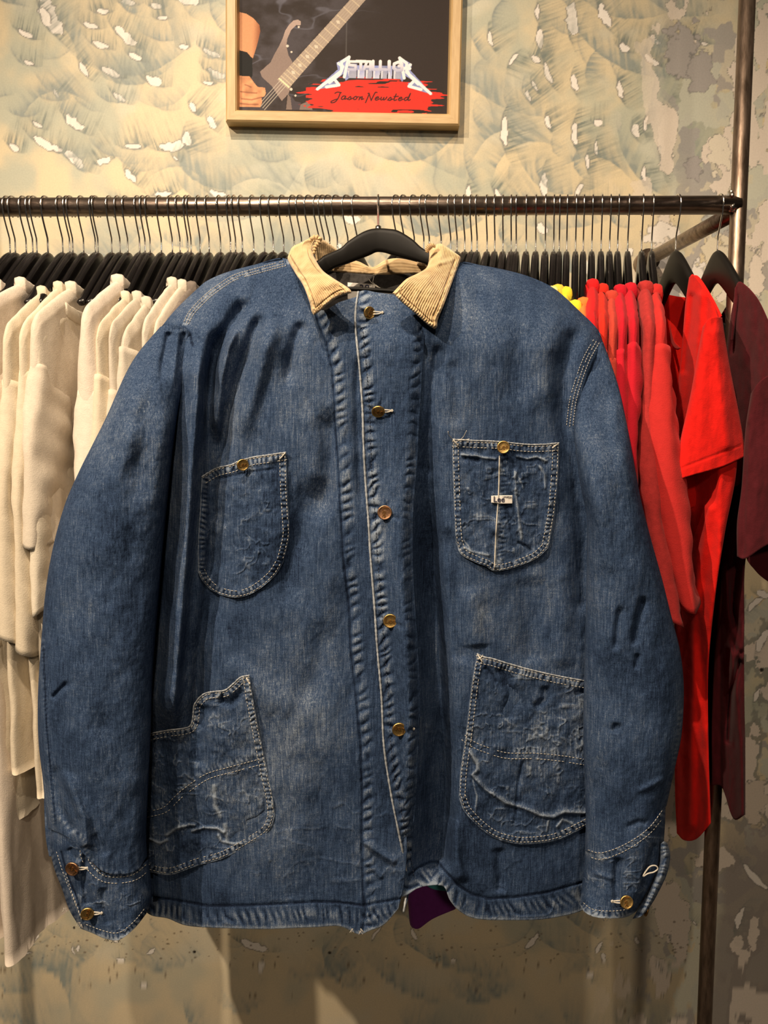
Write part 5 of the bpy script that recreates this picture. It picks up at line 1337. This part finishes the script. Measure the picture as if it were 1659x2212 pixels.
stitches('armhole_stitching', None, [(arm_seam_r, 3), (arm_seam_r, 10), (arm_seam_r, 17)], surf=sfRS, dash=4, gap=2)
stitches('placket_stitching', None, [([(x+15, y) for x, y in edge_l[2:-1]], 0)], surf=sfP, mat='thread_dark', dash=5, gap=2.5, broken=.1)
stitches('cuff_stitching', CL[1], [([(122, 1774), (150, 1796), (182, 1818), (188, 1850), (206, 1878), (235, 1894), (285, 1890), (318, 1866)], 0), ([(122, 1774), (150, 1796), (182, 1818), (188, 1850), (206, 1878), (235, 1894), (285, 1890), (318, 1866)], 13),
    ([(186, 1997), (228, 2012), (258, 2014), (290, 1990), (318, 1955)], 0), ([(122, 1840), (138, 1890), (158, 1940), (178, 1990)], 0), ([(140, 1880), (156, 1930), (178, 1988)], 0)], dash=5)
stitches('cuff_stitching', CR[1], [([(1270, 1836), (1300, 1842), (1350, 1824), (1400, 1790), (1434, 1746)], 0), ([(1270, 1850), (1300, 1856), (1350, 1838), (1400, 1804), (1430, 1770)], 0), ([(1260, 1950), (1280, 1964), (1320, 1968), (1360, 1964)], 0)], dash=5)
# neck label
PX, PY, U, V = coons([(751, 610), (780, 612), (810, 614)], [(751, 646), (780, 648), (810, 650)], [(751, 610), (751, 646)], [(810, 614), (810, 650)], 2)
Yn = 1.112-.075*smooth(590, 760, PY)-.004
slab('neck_label', PX, PY, Yn, Yn+.0015, M['label'], jk)
put_text('size_lettering', '38', 787, 624, 1.098, .0145, M['ink'], jk, bold=.0001)
mb = MB()
for pts in ([(791, 598), (797, 603), (800, 608), (812, 618), (822, 622)], [(808, 597), (806, 605), (806, 611), (818, 620)]):
    q = catmull(pts, 12); mb.tube(P(q[:, 0], q[:, 1], np.full(12, 1.095)), .0004, 5)
mb.build('loose_thread', M['thread'], jk)

# --- buttons
def button(px, py, r_px, Yc, tilt=(0, 0), mat='brass', rot=0.0, thread=1, shx=None, word='Lee'):
    c = P(px, py, Yc); r = r_px*Yc/F
    ax, az = tilt
    def Rm(v):
        x, y, z = v
        x, z = x*math.cos(rot)-z*math.sin(rot), x*math.sin(rot)+z*math.cos(rot)
        y, z = y*math.cos(ax)-z*math.sin(ax), y*math.sin(ax)+z*math.cos(ax)
        x, y = x*math.cos(az)-y*math.sin(az), x*math.sin(az)+y*math.cos(az)
        return (c[0]+x, c[1]+y, c[2]+z)
    prof = [(0, -.0022), (.35*r, -.0022), (.72*r, -.00215), (.80*r, -.0024), (.88*r, -.0027), (.95*r, -.0025), (r, -.0017), (r, -.0008), (.93*r, -.0001), (.5*r, 0), (.22*r, 0), (.2*r, .004), (0, .004)]
    seg = 40; V = []; Fs = []
    for a, b in prof:
        for k in range(seg):
            w = 2*math.pi*k/seg; V.append(Rm((a*math.cos(w), b, a*math.sin(w))))
    for i in range(len(prof)-1):
        for k in range(seg): Fs.append((i*seg+k, i*seg+(k+1) % seg, (i+1)*seg+(k+1) % seg, (i+1)*seg+k))
    mb = MB(); mb.add(V, Fs); b = mb.build('button', M[mat], jk)
    if word:
        Vv, F2 = text_mesh(word, r*1.05, .00035, 0, .00006)
        mb = MB(); mb.add([Rm((x, -.0024-z, y)) for x, y, z in Vv], F2); o = mb.build('embossed_lettering', M['brass_dark'], b, smooth_=False)
        # child of the button: same origin as its parent
    if thread:
        mb = MB(); s = thread
        p0 = np.array([px+s*r_px*.8, py]); 
        for dy in (-3, 3):
            q = catmull([(px+s*r_px*.7, py+dy), (px+s*(r_px+7), py+dy*.7), (px+s*(r_px+15), py+dy*.1-1)], 10)
            mb.tube(P(q[:, 0], q[:, 1], np.linspace(Yc+.0005, Yc+.0012, 10)), .0009, 6)
        q = np.array([(px+s*(r_px+14), py-3), (px+s*(r_px+17), py-1), (px+s*(r_px+15), py+2)], float)
        mb.tube(P(q[:, 0], q[:, 1], np.full(3, Yc+.0008)), .0013, 6)
        mb.build('button_thread', M['thread'], jk)
    return b
for (x, y, r, tl, mt_, rt) in ((797, 676, 13.5, (.1, .5), 'brass', 1.2), (817, 888, 14.5, (.6, 0), 'brass', -.15), (831, 1107, 16, (0, 0), 'copper', -1.6), (843, 1341, 16, (0, 0), 'brass', -.1), (862, 1575, 16, (.05, .1), 'brass', 2.9)):
    Yc = float(plk(np.array([float(x)]), np.array([float(y)]))[0][0])-.0045
    button(x, y, r, Yc, tl, mt_, rt, 1)
button(524, 1004, 13, float(gridY(g1, 524, 1008)[0])-.006, (.1, .35), 'brass', .1, 0)
button(1087, 966, 14, float(gridY(g2, 1087, 968)[0])-.006, (0, 0), 'brass', .05, 0)
button(157, 1876, 16, float(gridY(CL[1], 157, 1876)[0])-.006, (0, -.1), 'copper', 2.3, 1)
button(189, 1973, 15, float(gridY(CL[1], 189, 1973)[0])-.006, (0, .2), 'brass', 1.2, 1)
button(1353, 1948, 15, float(gridY(CR[1], 1353, 1948)[0])-.006, (-.25, 0), 'brass', -1.5, -1)
button(1395, 1966, 13, .972, (0.3, 1.25), 'brass_dark', 0, 0, word=None)
mb = MB()   # open thread loop of the unfastened cuff buttonhole
q = catmull([(1389, 1893), (1394, 1884), (1404, 1872), (1416, 1870), (1421, 1877), (1412, 1884), (1400, 1887), (1390, 1893)], 30)
mb.tube(P(q[:, 0], q[:, 1], np.full(30, .925)), .0009, 6); mb.build('buttonhole_thread', M['thread'], jk)
# frayed hem ends
mb = MB()
for (x, y) in [(230, 2028), (246, 2032), (258, 2030), (1262, 1966), (1300, 1984), (1345, 1984), (1316, 1985), (778, 2014), (782, 2010), (176, 2000), (170, 1996), (140, 1965), (760, 2010)]:
    for k in range(3):
        a = rng.uniform(-1.2, 1.2); q = catmull([(x+rng.uniform(-4, 4), y-4), (x+3*math.sin(a), y+1), (x+7*math.sin(a), y+5)], 6)
        mb.tube(P(q[:, 0], q[:, 1], np.full(6, .95 if x < 400 or x > 1200 else .985)), .0003, 4)
mb.build('frayed_thread', M['thread'], jk)

# ================================================================== THE JACKET'S HANGER
HY = 1.075
jh = thing('clothes_hanger', 'large black wooden hanger facing the camera inside the denim jacket collar', 'hanger', tuple(P(817, 495, HY)))
prof_t = [(650, 582), (690, 560), (700, 552), (735, 536), (752, 521), (780, 503), (800, 495), (818, 493), (838, 494), (860, 498), (890, 516), (910, 534), (930, 545), (950, 553), (975, 564)]
prof_b = [(650, 614), (700, 594), (722, 580), (745, 572), (780, 559), (800, 551), (813, 545), (830, 546), (850, 552), (890, 562), (925, 572), (950, 580), (975, 592)]
t_ = catmull(prof_t, 120); b_ = resample(catmull(prof_b, 300), 120)
bx = np.interp(t_[:, 0], b_[:, 0], b_[:, 1])
V = []; seg = 16
for i in range(120):
    x = t_[i, 0]; y0, y1 = t_[i, 1], bx[i]; Yh = HY-.045*(abs(x-818)/230)**1.5-.0
    cz = (y0+y1)/2; hh = (y1-y0)/2
    for k in range(seg):
        w = 2*math.pi*k/seg
        dy = .0075*math.copysign(abs(math.cos(w))**.5, math.cos(w)); dz = hh*math.copysign(abs(math.sin(w))**.5, math.sin(w))
        V.append(P(x, cz-dz, Yh+dy))
Fs = [(i*seg+k, i*seg+(k+1) % seg, (i+1)*seg+(k+1) % seg, (i+1)*seg+k) for i in range(119) for k in range(seg)]+[tuple(range(seg))[::-1], tuple(range(119*seg, 120*seg))]
mb = MB(); mb.add(V, Fs); mb.build('hanger_body', M['black_matte'], jh)
mb = MB(); q = np.array([(690, 622), (760, 624), (820, 627), (860, 630), (930, 634)], float)
mb.tube(P(q[:, 0], q[:, 1], np.full(5, 1.04)), .0028, 10); mb.build('trouser_bar', M['black_matte'], jh)
mb = MB()
top = P(817, 493, HY); xr = xof(817, 440, RAIL_Y-.015); zr = RZ(xr); r = RR+.0019
pts = [(xr, RAIL_Y+r*math.cos(a), zr+r*math.sin(a)) for a in np.linspace(math.radians(-50), math.radians(165), 22)]
pts += [tuple(np.array([xr, RAIL_Y-r-.012, zr-.012])), tuple((top+np.array([xr, RAIL_Y-r-.02, zr-.02]))/2+np.array([0, 0, .0])), tuple(top+np.array([0, 0, -.004]))]
mb.tube(catmull(pts, 60), .0016, 9); mb.build('hook', M['chrome'], jh)
mb = MB(); mb.tube([top+np.array([0, .002, -.003]), top+np.array([0, .003, .003])], .004, 12); mb.build('hook_collar', M['chrome'], jh)

# ================================================================== LIGHT, CAMERA
def spot(name, loc, target, power, size=75, blend=.5, rad=.02, color=(1, .80, .59)):
    ld = bpy.data.lights.new(name, 'SPOT'); ld.energy = power; ld.spot_size = math.radians(size); ld.spot_blend = blend
    ld.shadow_soft_size = rad; ld.color = color
    o = bpy.data.objects.new(name, ld); col.objects.link(o); o.location = loc
    from mathutils import Vector
    o.rotation_euler = (Vector(target)-Vector(loc)).to_track_quat('-Z', 'Y').to_euler()
    return o
spot('ceiling_spot', (-.62, -.25, 3.75), (-.10, 1.3, 1.80), 260, 60, .95, .022)
spot('ceiling_spot', (-1.55, -.55, 3.1), (-.15, 1.1, 1.35), 285, 60, .9, .025)
spot('ceiling_spot', (.22, -.75, 3.7), (-.30, 1.2, 1.4), 95, 60, .9, .03)
spot('ceiling_spot', (.25, -2.6, 2.9), (.1, 1.3, .95), 95, 60, .9, .12)
wd = bpy.data.worlds.new('shop_interior'); sc.world = wd; wd.use_nodes = True
wd.node_tree.nodes['Background'].inputs[0].default_value = (1.0, .86, .70, 1)
wd.node_tree.nodes['Background'].inputs[1].default_value = .035
cd = bpy.data.cameras.new('camera'); cam = bpy.data.objects.new('camera', cd); col.objects.link(cam)
cam.location = (0, 0, CAMZ); cam.rotation_euler = (math.pi/2-TH, 0, 0)
cd.sensor_fit = 'HORIZONTAL'; cd.sensor_width = 36; cd.lens = F/W*36; cd.clip_start = .05
sc.camera = cam
sc.view_settings.view_transform = 'Standard'; sc.view_settings.look = 'None'
sc.view_settings.exposure = 0.08; sc.view_settings.gamma = 1.0; sc.view_settings.use_curve_mapping = False
